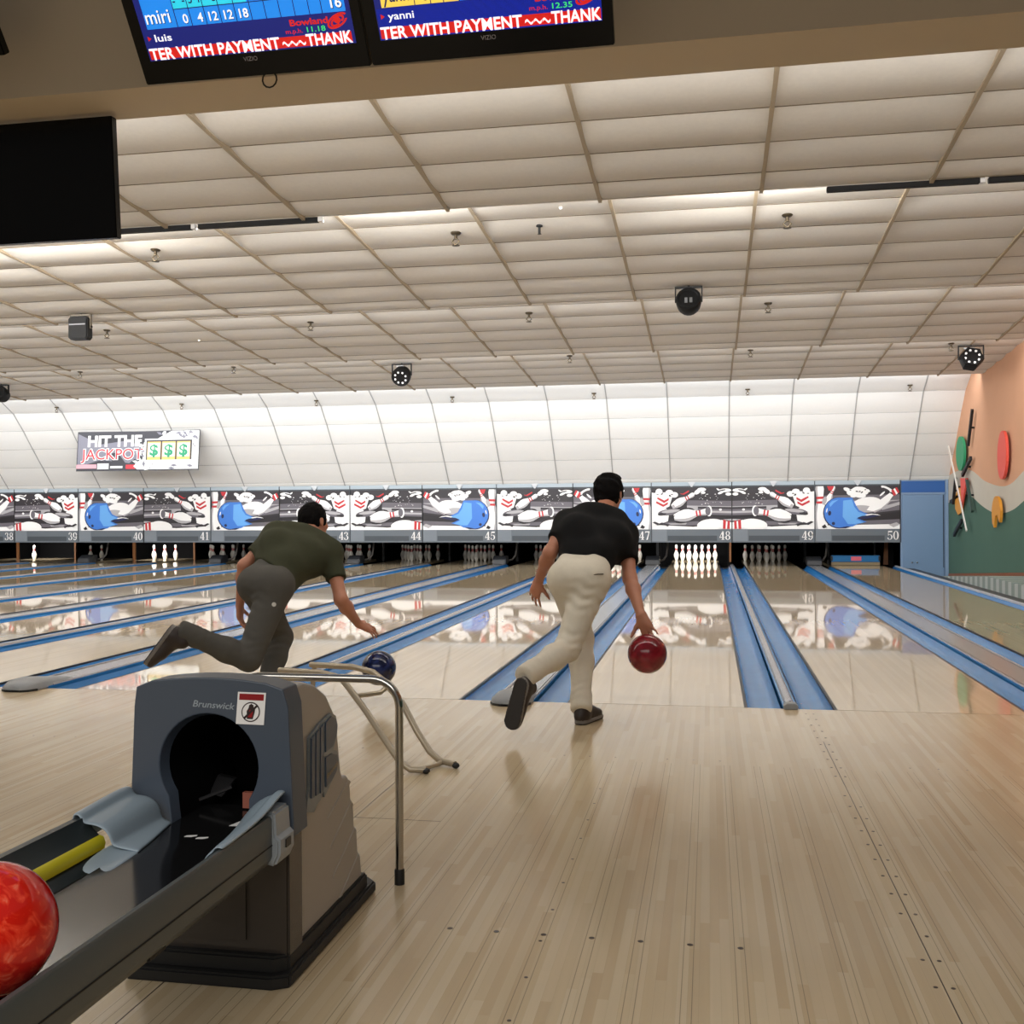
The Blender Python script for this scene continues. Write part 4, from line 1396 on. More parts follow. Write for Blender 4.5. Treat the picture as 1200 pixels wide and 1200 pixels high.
# warm grey body: side profile in the y-z plane, stepped at the back
SP = [(-3.97, 0.0), (-3.97, 0.745), (-3.90, 0.748), (-3.82, 0.728), (-3.73, 0.685), (-3.665, 0.62), (-3.635, 0.54), (-3.612, 0.44), (-3.60, 0.42), (-3.56, 0.415), (-3.535, 0.395), (-3.525, 0.335), (-3.505, 0.325), (-3.495, 0.245), (-3.475, 0.235), (-3.462, 0.155), (-3.442, 0.145), (-3.425, 0.06), (-3.425, 0.0)]
bd = MB()
nS = len(SP)
vl = [(HX - 0.196, y, z) for y, z in SP] + [(HX + 0.198, y, z) for y, z in SP]
bd.add(vl, [(i, i + 1, i + 1 + nS, i + nS) for i in range(1, nS - 1)] + [tuple(range(nS))[::-1], tuple(range(nS, 2 * nS))], 0)
bo_ = bd.build('body', HOODG, hood)
bv = bo_.modifiers.new('bevel', 'BEVEL')
bv.width = 0.012
bv.segments = 3
bv.limit_method = 'ANGLE'
bv.angle_limit = R(40)
# slanted step grooves on the side
gr = MB()
for (y0, z0, y1, z1) in ((-3.73, 0.335, -3.555, 0.40), (-3.71, 0.245, -3.535, 0.328), (-3.69, 0.155, -3.505, 0.238), (-3.67, 0.06, -3.475, 0.148)):
    x = HX + 0.198
    gr.prism([(x - 0.002, y0, z0), (x - 0.002, y1, z1), (x - 0.002, y1 + 0.02, z1 - 0.012), (x - 0.002, y0, z0 - 0.006)], (0.0045, 0, 0))
gr.build('side_ribs', HOODG, hood)
lw = MB()
lw.box(HX - 0.20, HX + 0.208, -4.035, -3.94, 0.05, 0.372)
lw.box(HX - 0.12, HX + 0.10, -4.043, -4.03, 0.10, 0.36)
lw.build('lower_front', HOODB, hood, bevel=0.02)
bp = MB()
bp.prism([(HX - 0.222, -4.085, 0.0), (HX + 0.18, -4.085, 0.0), (HX + 0.222, -4.06, 0.0), (HX + 0.222, -3.37, 0.0), (HX + 0.19, -3.335, 0.0), (HX - 0.19, -3.335, 0.0), (HX - 0.222, -3.37, 0.0)], (0, 0, 0.035))
bp.prism([(HX - 0.208, -4.06, 0.03), (HX + 0.175, -4.06, 0.03), (HX + 0.209, -4.035, 0.03), (HX + 0.209, -3.41, 0.03), (HX - 0.208, -3.41, 0.03)], (0, 0, 0.045))
bp.build('base', RUBBER, hood, bevel=0.006)
# raised lettering, hand sign and the side emblem
lt = MB().text('Brunswick', 0.024, (-0.980, YF - 0.001, 0.703), (1, 0, -0.045), (0, 0, 1), 0.0, 0, 'L', 0.012, 0.25, 0.116)
lt.build('lettering', mat('lettering_silver', (158, 170, 182), 0.3, metal=0.3), hood, fix=False)
sg = MB()
so = Vector((-0.861, YF - 0.0012, 0.662))
sux, suy = Vector((0.99, 0, -0.012)), Vector((0.08, 0, 1))
SG = lambda pts, mi, h: sg.poly(pts, so, sux, suy, h, mi)
sg.prism([so, so + sux * 0.077, so + sux * 0.077 + suy * 0.082, so + suy * 0.082], (0, -0.001, 0), 0)
SG([(0.005, 0.062), (0.072, 0.062), (0.072, 0.078), (0.005, 0.078)], 1, 0.0015)
SG(ell(0.039, 0.032, 0.0255, 0.0255, 0, 32), 2, 0.0015)
SG(ell(0.039, 0.032, 0.0225, 0.0225, 0, 32), 0, 0.0018)
SG([(0.030, 0.014), (0.046, 0.014), (0.050, 0.030), (0.051, 0.040), (0.047, 0.042), (0.0455, 0.050), (0.042, 0.051), (0.040, 0.054), (0.037, 0.051), (0.034, 0.050), (0.0325, 0.042), (0.028, 0.034)], 2, 0.0021)
SG([(0.032, 0.018), (0.044, 0.018), (0.046, 0.034), (0.036, 0.038)], 1, 0.0023)
SG([(0.020, 0.017), (0.024, 0.013), (0.058, 0.047), (0.054, 0.051)], 2, 0.0026)
sg.build('warning_sign', [WHITE, mat('sign_dark_red', (140, 16, 26), 0.4), mat('sign_dark', (40, 26, 28), 0.5)], hood, fix=False)
em = MB()
ex = HX + 0.199
E3 = lambda y, z: (ex, y, z)


def plate(pts, mi, d):
    em.prism([E3(y, z) for y, z in pts], (d, 0, 0), mi)


plate([(-3.905, 0.40), (-3.888, 0.455), (-3.885, 0.595), (-3.80, 0.618), (-3.715, 0.630), (-3.675, 0.615), (-3.66, 0.585), (-3.668, 0.55), (-3.70, 0.522), (-3.668, 0.512), (-3.655, 0.485), (-3.668, 0.455), (-3.71, 0.435), (-3.77, 0.405), (-3.778, 0.425), (-3.80, 0.405), (-3.825, 0.40), (-3.85, 0.385)], 0, 0.006)
for i, y in enumerate((-3.876, -3.842, -3.808)):
    plate([(y, 0.43 - i * 0.002), (y + 0.004, 0.59 + i * 0.008), (y + 0.026, 0.596 + i * 0.008), (y + 0.022, 0.428)], 1, 0.010)
plate([(-3.765, 0.530), (-3.765, 0.612), (-3.72, 0.622), (-3.685, 0.608), (-3.675, 0.585), (-3.685, 0.558), (-3.71, 0.535)], 1, 0.010)
plate([(-3.765, 0.432), (-3.765, 0.515), (-3.72, 0.516), (-3.675, 0.502), (-3.668, 0.48), (-3.685, 0.455), (-3.72, 0.440)], 1, 0.010)
em.text('Brunswick', 0.020, (ex + 0.0115, -3.762, 0.455), (0, 1, 0.22), (0, 0, 1), 0.0, 2, 'L', 0.02, 0, 0.088)
em.build('side_emblem', [mat('emblem_edge_glint', (124, 134, 142), 0.3, metal=0.4), mat('emblem_slate', (60, 74, 92), 0.3), mat('emblem_gold', (150, 134, 92), 0.4)], hood)  # edge colour is lightened to paint the bright highlights round the emblem

# tracks: rails, bed, moulded end wings
RB, RE = -6.3, -4.10
rl = MB()
rp = [(0.0, 0.452), (0.0, 0.362), (-0.006, 0.35), (-0.030, 0.325), (-0.05, 0.322), (-0.075, 0.34), (-0.062, 0.40), (-0.024, 0.452), (-0.012, 0.460), (-0.004, 0.459)]
XRR = -0.722
rl.prism([(XRR + a, RB, z) for a, z in rp], (0, RE - RB, 0), 0)
rl.box(XRR - 0.001, XRR + 0.0015, RB, RE, 0.388, 0.3905, 1)
rl.build('side_rail', [RAILD, BLACK], hood, smooth=True, angle=35)
ll = MB()
XLL = -1.155
lp = [(0.0, 0.478), (0.0, 0.36), (0.04, 0.34), (0.072, 0.352), (0.08, 0.375), (0.064, 0.392), (0.05, 0.40), (0.05, 0.432), (0.032, 0.448), (0.018, 0.478)]
ll.prism([(XLL + a, RB, z) for a, z in lp], (0, -4.275 - RB, 0), 0)
ll.build('side_rail', RAILI, hood, smooth=True, angle=35)
yl = MB().prism([(XLL + 0.050, RB, 0.398), (XLL + 0.050, RB, 0.434), (XLL + 0.060, RB, 0.430), (XLL + 0.065, RB, 0.416), (XLL + 0.062, RB, 0.402)], (0, -4.275 - RB, 0), 0)
yl.build('bumper_strip', YELLOW, hood, smooth=True, angle=50)
bd = MB()
bd.prism([(-0.985, RB, 0.392), (-1.03, -4.06, 0.392), (-0.815, -4.06, 0.392), (-0.795, RB, 0.392)], (0, 0, 0.012), 0)
bd.prism([(-1.03, -4.06, 0.392), (-1.03, -3.88, 0.392), (-0.83, -3.88, 0.392), (-0.815, -4.06, 0.392)], (0, 0, 0.012), 0)
bd.box(-0.80, -0.775, RB, -4.10, 0.355, 0.396, 1)
bd.build('track_bed', [BEDM, mat('bed_edge_bronze', (70, 62, 52), 0.3)], hood)
STK = [WHITE, mat('sticker_pink', (206, 60, 90), 0.4)]
for (x, y) in ((-0.93, -4.16), (-0.895, -4.17)):
    sk = MB().prism([(x + a, y + b_, 0.4042) for a, b_ in [(-0.014, -0.008), (0.004, -0.006), (0.014, 0.003), (0.012, 0.010), (0.0, 0.006), (-0.012, 0.002)]], (0, 0, 0.0006), 0)
    sk.build('sticker', STK, hood)
sk = MB().prism([(-0.845 + a, -4.03 + b_, 0.4042) for a, b_ in [(-0.03, -0.035), (0.034, -0.03), (0.034, 0.03), (0.01, 0.04), (-0.012, 0.03)]], (0, 0, 0.0006), 0)
sk.poly([(-0.004, -0.03), (0.028, -0.025), (0.03, 0.012), (0.01, 0.02)], (-0.845, -4.03, 0.4049), (1, 0, 0), (0, 1, 0), 0.0002, 1)
sk.build('sticker', STK, hood, fix=False)


def wing(secs, name, parent, m, th=0.008):
    """loft of open cross-sections, given thickness downwards/outwards"""
    n = len(secs[0])
    w = MB()
    vs = [p for s_ in secs for p in s_]
    w.add(vs, [(i * n + k, i * n + k + 1, (i + 1) * n + k + 1, (i + 1) * n + k) for i in range(len(secs) - 1) for k in range(n - 1)])
    o = w.build(name, m, parent, smooth=True, angle=60)
    so_ = o.modifiers.new('thickness', 'SOLIDIFY')
    so_.thickness = th
    so_.offset = 0
    sb = o.modifiers.new('round', 'SUBSURF')
    sb.levels = 2
    sb.render_levels = 2
    return o


def lwing(y, x_in, zt, k):
    return [(-1.163, y, zt - 0.08), (-1.163, y, zt - 0.004), (-1.156, y, zt + 0.004), (-1.143, y, zt + 0.002), (-1.137, y, zt - 0.012), (-1.128, y, zt - 0.018), (-1.108, y, zt - 0.018), (-1.086, y, zt - 0.024), (-1.068, y, zt - 0.038), (-1.060, y, 0.424), (-1.056, y, 0.414), (x_in - 0.006, y, 0.408), (x_in, y, 0.405)]


lwing_secs = [lwing(-4.065, -1.030, 0.490, 0.9), lwing(-4.12, -1.022, 0.492, 0.9), lwing(-4.20, -1.005, 0.488, 1.0), lwing(-4.28, -0.995, 0.484, 1.0), lwing(-4.30, -0.990, 0.483, 1.0)]
wing(lwing_secs, 'end_wing', hood, WING)
lp2 = [[(-1.085, -4.24, 0.410), (-1.05, -4.24, 0.402), (-0.992, -4.24, 0.404)], [(-1.085, -4.36, 0.405), (-1.04, -4.36, 0.400), (-0.985, -4.36, 0.404)], [(-1.06, -4.43, 0.400), (-1.03, -4.44, 0.398), (-0.978, -4.46, 0.403)]]
wing(lp2, 'end_wing', hood, WING)
rsecs = []
for y, xi, zt in ((-4.062, -0.832, 0.500), (-4.11, -0.824, 0.497), (-4.17, -0.814, 0.480), (-4.25, -0.798, 0.471), (-4.34, -0.784, 0.467), (-4.42, -0.774, 0.465)):
    dx_ = XRR - 0.022 - xi
    rsecs.append([(xi, y, 0.405), (xi + dx_ * 0.08, y, 0.412 + (zt - 0.455) * 0.5), (xi + dx_ * 0.35, y, 0.406 + (zt - 0.406) * 0.62), (xi + dx_ * 0.75, y, zt - 0.014), (XRR - 0.024, y, zt - 0.010), (XRR - 0.019, y, zt + 0.001), (XRR - 0.004, y, zt + 0.001), (XRR + 0.001, y, zt - 0.003)])
wing(rsecs, 'end_wing', hood, WING)
cl = MB()
cl.prism([(XRR - 0.03, -4.15, 0.47), (XRR + 0.006, -4.15, 0.468), (XRR + 0.010, -4.15, 0.41), (XRR + 0.020, -4.15, 0.40), (XRR + 0.020, -4.15, 0.365), (XRR + 0.006, -4.15, 0.335), (XRR - 0.02, -4.15, 0.34)], (0, 0.095, 0), 0)
cl.build('rail_clip', mat('clip_grey_blue', (150, 158, 166), 0.3), hood, bevel=0.006)
MB().box(XRR + 0.019, XRR + 0.023, -4.115, -4.085, 0.374, 0.394).build('clip_latch', EDGE, hood)
lg = MB().box(-1.0, -0.87, -5.95, -5.75, 0.0, 0.36).box(-1.14, -0.735, -5.90, -5.80, 0.33, 0.385)
lg.build('track_leg', RUBBER, hood)
cx = MB().box(-1.14, -0.735, -4.7, -4.64, 0.335, 0.372)
cx.build('cross_brace', RUBBER, hood)


# ------------------------------------------------------------------ loose bowling balls
def ball_mat(name, c1, c2, rough=0.08, scale=16, c3=None, lo=0.45, hi=0.62):
    m = mat(name, c1, rough)
    nt = m.node_tree
    tc = nt.nodes.new('ShaderNodeTexCoord')
    nz = nt.nodes.new('ShaderNodeTexNoise')
    nz.inputs['Scale'].default_value = scale
    nz.inputs['Detail'].default_value = 6
    nz.inputs['Distortion'].default_value = 1.6
    nt.links.new(tc.outputs['Object'], nz.inputs['Vector'])
    rp = nt.nodes.new('ShaderNodeValToRGB')
    rp.color_ramp.elements[0].position = lo
    rp.color_ramp.elements[0].color = (*lin(c1), 1)
    rp.color_ramp.elements[1].position = hi
    rp.color_ramp.elements[1].color = (*lin(c2), 1)
    if c3:
        e = rp.color_ramp.elements.new(0.8)
        e.color = (*lin(c3), 1)
    nt.links.new(nz.outputs['Fac'], rp.inputs[0])
    nt.links.new(rp.outputs[0], nt.nodes['Principled BSDF'].inputs['Base Color'])
    return m


def bowling_ball(c, r, m, label, hole_dir):
    b_ = MB().ball((0, 0, 0), r, 0, 48)
    o = b_.build('bowling_ball', m, smooth=True, angle=80)
    o.location = c
    bpy.context.view_layer.update()
    tag(o, label, 'bowling ball')
    d = Vector(hole_dir).normalized()
    A = d.orthogonal().normalized()
    B = d.cross(A)
    for da, db, rr in ((0.16, 0.10, 0.0125), (-0.16, 0.10, 0.0125), (0.0, -0.42, 0.014)):
        ax = (d + A * da + B * db).normalized()
        h = MB().lathe([(rr, 0.0), (rr * 0.8, 0.0012), (0.001, 0.0012)], Vector(c) + ax * (r - 0.001), 14, axis=ax)
        h.build('finger_hole', BLACK, o)
    return o


RB_ = 0.109
bowling_ball((-0.845, -5.02, 0.404 + RB_), RB_, ball_mat('ball_bright_red', (206, 28, 16), (232, 66, 42), 0.1, 26, (244, 150, 120), 0.5, 0.62), 'bright red marbled bowling ball resting on the return track at the left edge', (-1, 0.4, 0.5))
bowling_ball((-1.725, -0.168, 0.216), RB_, ball_mat('ball_navy', (14, 22, 54), (30, 44, 96), 0.1, 10), 'navy blue bowling ball in the air near the foul line by the ramp', (0.3, 1, 0.2))
BBALL = Vector((-0.012, -0.66, 0.405))
bowling_ball(BBALL, RB_, ball_mat('ball_dark_red', (112, 14, 28), (134, 22, 38), 0.12, 9), 'dark red bowling ball held by the man in the black shirt', (0.2, 0.6, 0.7))

# ------------------------------------------------------------------ handrail behind the hood
hr = thing('handrail', (-0.93, -3.29, 0.0), 'chrome tube handrail arching behind the ball return hood', 'handrail')
pts = [(-0.658, -3.29, 0.03), (-0.656, -3.29, 0.57)]
for i in range(1, 9):
    t = R(90 * i / 8)
    pts.append((-0.656 - 0.09 * (1 - math.cos(t)), -3.29, 0.57 + 0.09 * math.sin(t)))
pts.append((-1.13, -3.29, 0.66))
for i in range(1, 9):
    t = R(90 * i / 8)
    pts.append((-1.13 - 0.09 * math.sin(t), -3.29, 0.57 + 0.09 * math.cos(t)))
pts.append((-1.222, -3.29, 0.03))
MB().tube(pts, 0.0135, 14).build('tube', CHROME, hr, smooth=True, angle=60)
for x in (-0.658, -1.222):
    MB().lathe([(0.0165, 0.0), (0.0165, 0.045), (0.0145, 0.05)], (x, -3.29, 0.0), 14).build('rubber_foot', RUBBER, hr, smooth=True, angle=50)

# ------------------------------------------------------------------ pale tube ball ramp parked sideways
rm = thing('ball_ramp', (-1.2, -1.75, 0.0), 'pale tubular ball ramp parked across the approach behind the handrail', 'ball ramp')
Lp = [(-1.86, -1.415, 0.385), (-1.72, -1.50, 0.395), (-1.56, -1.595, 0.405), (-1.44, -1.665, 0.395), (-1.39, -1.695, 0.355), (-1.28, -1.76, 0.255), (-1.17, -1.825, 0.14), (-1.08, -1.878, 0.05), (-1.02, -1.905, 0.022), (-0.955, -1.885, 0.018)]
Rp = [(-1.76, -1.235, 0.390), (-1.62, -1.32, 0.400), (-1.46, -1.415, 0.410), (-1.33, -1.50, 0.400), (-1.255, -1.545, 0.36), (-1.14, -1.61, 0.262), (-1.06, -1.655, 0.145), (-0.985, -1.69, 0.055), (-0.93, -1.715, 0.022), (-0.845, -1.762, 0.018)]
for pl in (Lp, Rp):
    MB().tube(pl, 0.0155, 10).build('slide_rail', TUBEP, rm, smooth=True, angle=60)
    MB().ball((pl[-1][0] + 0.004, pl[-1][1] - 0.003, 0.014), 0.0185, 0, 14, (1, 1, 0.75)).build('rubber_foot', RUBBER, rm, smooth=True)
MB().tube([(-1.37, -1.705, 0.33), (-1.345, -1.70, 0.315), (-1.26, -1.60, 0.315), (-1.235, -1.555, 0.34)], 0.012, 8).build('cross_brace', TUBEP, rm, smooth=True)
MB().tube([(-1.0, -1.90, 0.018), (-0.96, -1.82, 0.014), (-0.93, -1.76, 0.014), (-0.915, -1.72, 0.02)], 0.012, 8).build('cross_brace', TUBEP, rm, smooth=True)
for q, rr in ((Lp[0], 0), (Rp[0], 1)):
    MB().tube([(q[0] + 0.02, q[1], q[2] - 0.005), (q[0] - 0.02, q[1] + 0.01, 0.012)], 0.013, 8).build('leg', TUBEP, rm, smooth=True)
MB().tube([(Lp[0][0], Lp[0][1], 0.2), (Rp[0][0] - 0.01, Rp[0][1], 0.2)], 0.011, 8).build('cross_brace', TUBEP, rm, smooth=True)

# ------------------------------------------------------------------ people


class Field:
    """distance field on a regular grid, blended from tapered limbs and ellipsoids, meshed as one closed surface"""

    def __init__(self, lo, hi, res):
        self.lo = np.array(lo, float)
        self.res = res
        self.n = np.ceil((np.array(hi, float) - self.lo) / res).astype(int) + 1
        self.a = np.full(self.n, 0.5, np.float32)

    def sub(self, lo, hi):
        i0 = np.clip(np.floor((np.minimum(lo, hi) - self.lo) / self.res).astype(int), 0, self.n - 1)
        i1 = np.clip(np.ceil((np.maximum(lo, hi) - self.lo) / self.res).astype(int) + 1, 1, self.n)
        sl = tuple(slice(a, b) for a, b in zip(i0, i1))
        ax = [self.lo[k] + self.res * np.arange(i0[k], i1[k]) for k in range(3)]
        X, Y, Z = np.meshgrid(*ax, indexing='ij')
        return sl, np.stack([X, Y, Z], -1).astype(np.float32)

    def blend(self, sl, d, k, op='u'):
        a = self.a[sl]
        if op == 'u':
            h = np.maximum(k - np.abs(a - d), 0) / k
            self.a[sl] = np.minimum(a, d) - h * h * k * 0.25
        elif op == 'cut':
            h = np.maximum(k - np.abs(a + d), 0) / k
            self.a[sl] = np.maximum(a, -d) + h * h * k * 0.25

    def limb(self, p, q, r0, r1, k=0.03, cut=None, op='u', wr=None):
        p, q = np.array(p, np.float32), np.array(q, np.float32)
        m = max(r0, r1) + k + 0.03
        sl, P = self.sub(np.minimum(p, q) - m, np.maximum(p, q) + m)
        d = q - p
        t = np.clip(((P - p) @ d) / (d @ d), 0, 1)
        D = np.linalg.norm(P - (p + t[..., None] * d), axis=-1) - (r0 + (r1 - r0) * t)
        if wr is not None:
            D = D + wr(P, t)
        if cut:
            for o, n in cut:
                n = np.array(n, np.float32)
                n = n / np.linalg.norm(n)
                D = np.maximum(D, (P - np.array(o, np.float32)) @ n)
        self.blend(sl, D.astype(np.float32), k, op)
        return self

    def chain(self, pts, rs, k=0.02, **kw):
        for i in range(len(pts) - 1):
            self.limb(pts[i], pts[i + 1], rs[i], rs[i + 1], k, **kw)
        return self

    def ellipsoid(self, c, r, k=0.03, axes=None, op='u', cut=None):
        c, r = np.array(c, np.float32), np.array(r, np.float32)
        m = r.max() + k + 0.03
        sl, P = self.sub(c - m, c + m)
        L = P - c
        if axes is not None:
            L = L @ np.array(axes, np.float32).T
        k0 = np.linalg.norm(L / r, axis=-1)
        k1 = np.linalg.norm(L / (r * r), axis=-1) + 1e-6
        D = k0 * (k0 - 1) / k1
        if cut:
            for o, n in cut:
                n = np.array(n, np.float32)
                n = n / np.linalg.norm(n)
                D = np.maximum(D, (P - np.array(o, np.float32)) @ n)
        self.blend(sl, D.astype(np.float32), k, op)
        return self

    def plane_cut(self, o, n):
        """remove what lies on the side n points to"""
        sl, P = self.sub(self.lo, self.lo + (self.n - 1) * self.res)
        n = np.array(n, np.float32)
        n = n / np.linalg.norm(n)
        self.a = np.maximum(self.a, ((P - np.array(o, np.float32)) @ n).astype(np.float32))
        return self

    def wrinkle(self, f):
        sl, P = self.sub(self.lo, self.lo + (self.n - 1) * self.res)
        self.a = self.a + f(P).astype(np.float32)
        return self

    def surface(self):
        a = self.a.copy()
        a[[0, -1]] = 0.5
        a[:, [0, -1]] = 0.5
        a[:, :, [0, -1]] = 0.5
        ins = a < 0
        nx, ny, nz = a.shape
        cs = np.zeros((nx - 1, ny - 1, nz - 1), np.int8)
        for i in (0, 1):
            for j in (0, 1):
                for k in (0, 1):
                    cs += ins[i:nx - 1 + i, j:ny - 1 + j, k:nz - 1 + k]
        act = (cs > 0) & (cs < 8)
        idx = np.full(act.shape, -1, np.int64)
        cells = np.argwhere(act)
        idx[act] = np.arange(len(cells))
        acc = np.zeros((len(cells), 3))
        cnt = np.zeros(len(cells))
        cor = [(i, j, k) for i in (0, 1) for j in (0, 1) for k in (0, 1)]
        for p in cor:
            for ax in range(3):
                if p[ax]:
                    continue
                q = list(p)
                q[ax] = 1
                A = a[cells[:, 0] + p[0], cells[:, 1] + p[1], cells[:, 2] + p[2]]
                B = a[cells[:, 0] + q[0], cells[:, 1] + q[1], cells[:, 2] + q[2]]
                x = (A < 0) != (B < 0)
                t = np.where(x, A / np.where(x, A - B, 1), 0)
                pos = np.tile(np.array(p, float), (len(cells), 1))
                pos[:, ax] += t
                acc[x] += pos[x]
                cnt[x] += 1
        V = self.lo + (cells + acc / cnt[:, None]) * self.res
        F = []
        for ax in range(3):
            o1, o2 = (ax + 1) % 3, (ax + 2) % 3
            s0 = [slice(1, -1)] * 3
            s0[ax] = slice(0, -1)
            s1 = [slice(1, -1)] * 3
            s1[ax] = slice(1, None)
            A, B = ins[tuple(s0)], ins[tuple(s1)]
            e = np.argwhere(A != B)
            off = np.ones(3, int)
            off[ax] = 0
            e = e + off
            sgn = ins[e[:, 0], e[:, 1], e[:, 2]]
            q = []
            for (u, v) in ((0, 0), (1, 0), (1, 1), (0, 1)):
                c = e.copy()
                c[:, o1] -= 1 - u
                c[:, o2] -= 1 - v
                q.append(idx[c[:, 0], c[:, 1], c[:, 2]])
            q = np.stack(q, 1)
            q[~sgn] = q[~sgn][:, ::-1]
            F.append(q)
        F = np.concatenate(F)
        F = F[(F >= 0).all(1)]
        # two rounds of gentle smoothing
        for _ in range(2):
            s = np.zeros_like(V)
            c = np.zeros(len(V))
            for i in range(4):
                u, w = F[:, i], F[:, (i + 1) % 4]
                np.add.at(s, u, V[w])
                np.add.at(c, u, 1)
                np.add.at(s, w, V[u])
                np.add.at(c, w, 1)
            V = V * 0.5 + 0.5 * s / np.maximum(c, 1)[:, None]
        return V, F

    def build(self, name, mats, parent=None, pick=None):
        V, F = self.surface()
        me = bpy.data.meshes.new(name)
        me.vertices.add(len(V))
        me.vertices.foreach_set('co', V.astype(np.float32).ravel())
        me.loops.add(F.size)
        me.loops.foreach_set('vertex_index', F.astype(np.int32).ravel())
        me.polygons.add(len(F))
        me.polygons.foreach_set('loop_start', np.arange(0, F.size, 4, dtype=np.int32))
        mats = mats if isinstance(mats, (list, tuple)) else [mats]
        for m in mats:
            me.materials.append(m)
        if pick is not None:
            me.polygons.foreach_set('material_index', pick(V[F].mean(1)).astype(np.int32))
        me.update(calc_edges=True)
        me.validate()
        me.shade_smooth()
        o = bpy.data.objects.new(name, me)
        COL.objects.link(o)
        if parent is not None:
            o.parent = parent
            o.matrix_parent_inverse = parent.matrix_world.inverted()
        return o


def v3(*a):
    return np.array(a, float)


def unit(a):
    return np.array(a, float) / np.linalg.norm(a)


def hand(F, wrist, knuck_dir, palm_n, thumb_side, curl, spread=0.18, k=0.006, s=1.0, thumb_curl=0.5):
    """palm of four rays and five jointed fingers; palm_n points out of the palm, curl lists the bend per finger"""
    f = unit(knuck_dir)
    n = unit(palm_n - f * np.dot(palm_n, f))
    side = unit(thumb_side - f * np.dot(thumb_side, f) - n * np.dot(thumb_side, n))
    kn = []
    for i, off in enumerate((0.030, 0.010, -0.010, -0.028)):
        base = wrist + side * off * 0.55 * s
        L = (0.088, 0.092, 0.087, 0.078)[i] * s
        q = wrist + f * L + side * off * s
        F.limb(base, q, 0.0175 * s, 0.0125 * s, 0.012)
        kn.append(q)
    F.limb(wrist + f * 0.03 * s + side * 0.012 * s, wrist + f * 0.06 * s - side * 0.012 * s, 0.016 * s, 0.015 * s, 0.02)
    lens = ((0.040, 0.025, 0.020), (0.045, 0.029, 0.022), (0.041, 0.027, 0.021), (0.032, 0.020, 0.018))
    for i in range(4):
        p = kn[i]
        d = unit(f + side * spread * (0.9, 0.25, -0.35, -1.0)[i])
        r = (0.0092, 0.0096, 0.0090, 0.0080)[i] * s
        for j in range(3):
            a = curl[i] * (0.8, 1.0, 0.7)[j]
            d = unit(d * math.cos(a) + n * math.sin(a))
            q = p + d * lens[i][j] * s
            F.limb(p, q, r, r * 0.9, k)
            p = q
            r *= 0.92
    d = unit(side * 0.8 + f * 0.65 + n * 0.25)
    p = wrist + f * 0.022 * s + side * 0.020 * s
    r = 0.0135 * s
    for j, L in enumerate((0.042, 0.032, 0.026)):
        q = p + d * L * s
        F.limb(p, q, r, r * 0.88, k * 1.6)
        p = q
        r *= 0.86
        d = unit(d * math.cos(0.3 * thumb_curl) + (n * 0.7 + f * 0.5) * math.sin(0.3 * thumb_curl))


def head(F, c, fwd, up):
    f = unit(fwd)
    u = unit(up - f * np.dot(up, f))
    r = np.cross(f, u)
    A = np.stack([r, f, u])
    P = lambda x, y, z: c + r * x + f * y + u * z
    F.ellipsoid(P(0, -0.008, 0.022), (0.076, 0.096, 0.092), 0.02, A)          # skull
    F.ellipsoid(P(0, 0.028, -0.045), (0.058, 0.066, 0.075), 0.035, A)        # face and jaw
    F.ellipsoid(P(0, 0.070, -0.095), (0.026, 0.022, 0.020), 0.03, A)         # chin
    F.limb(P(0, 0.088, 0.008), P(0, 0.112, -0.035), 0.009, 0.014, 0.014)     # nose
    for s in (-1, 1):
        F.ellipsoid(P(s * 0.014, 0.100, -0.036), (0.009, 0.010, 0.008), 0.008, A)
        F.limb(P(s * 0.012, 0.089, 0.020), P(s * 0.046, 0.078, 0.018), 0.008, 0.007, 0.014)    # brow
        F.ellipsoid(P(s * 0.030, 0.092, 0.002), (0.014, 0.010, 0.009), 0.008, A, op='cut')     # eye sockets
        F.ellipsoid(P(s * 0.045, 0.062, -0.030), (0.020, 0.020, 0.018), 0.02, A)               # cheek
        F.ellipsoid(P(s * 0.080, -0.012, -0.012), (0.009, 0.020, 0.032), 0.010, A)             # ear
        F.ellipsoid(P(s * 0.088, -0.008, -0.012), (0.006, 0.011, 0.020), 0.006, A, op='cut')
    F.limb(P(-0.022, 0.090, -0.063), P(0.022, 0.090, -0.063), 0.0075, 0.0075, 0.008)
    F.limb(P(-0.018, 0.088, -0.075), P(0.018, 0.088, -0.075), 0.0085, 0.0085, 0.008)
    return P, A


SKIN = mat('skin_tan', (176, 118, 92), 0.5, noise=0.06, nscale=40)
HAIR = mat('hair_black', (11, 9, 9), 0.85, spec=0.12, noise=0.4, nscale=180)
EYEM = mat('eye_white', (220, 215, 210), 0.2)


def ripple(seed, amp, freq):
    g = np.random.default_rng(seed)
    w = [(g.normal(size=3), g.uniform(0, 6.28)) for _ in range(6)]

    def f(P):
        s = 0
        for v, ph in w:
            v = v / np.linalg.norm(v)
            s = s + np.sin((P @ np.array(v, np.float32)) * freq * (0.6 + 0.8 * abs(v[0])) + ph)
        return amp * s / 3.0
    return f


def folds(c, d, amp, freq, rad, seed=0.0):
    """cloth creases across direction d that fade out around c"""
    c, d = np.array(c, np.float32), unit(d).astype(np.float32)
    e = unit(np.cross(d, v3(0.3, 0.5, 0.8))).astype(np.float32)

    def f(P):
        L = P - c
        w = np.exp(-(L * L).sum(-1) / (rad * rad))
        t = L @ d + 0.25 * (L @ e) + 0.012 * np.sin((L @ e) * 55 + seed)
        return amp * w * np.sin(t * freq + seed)
    return f


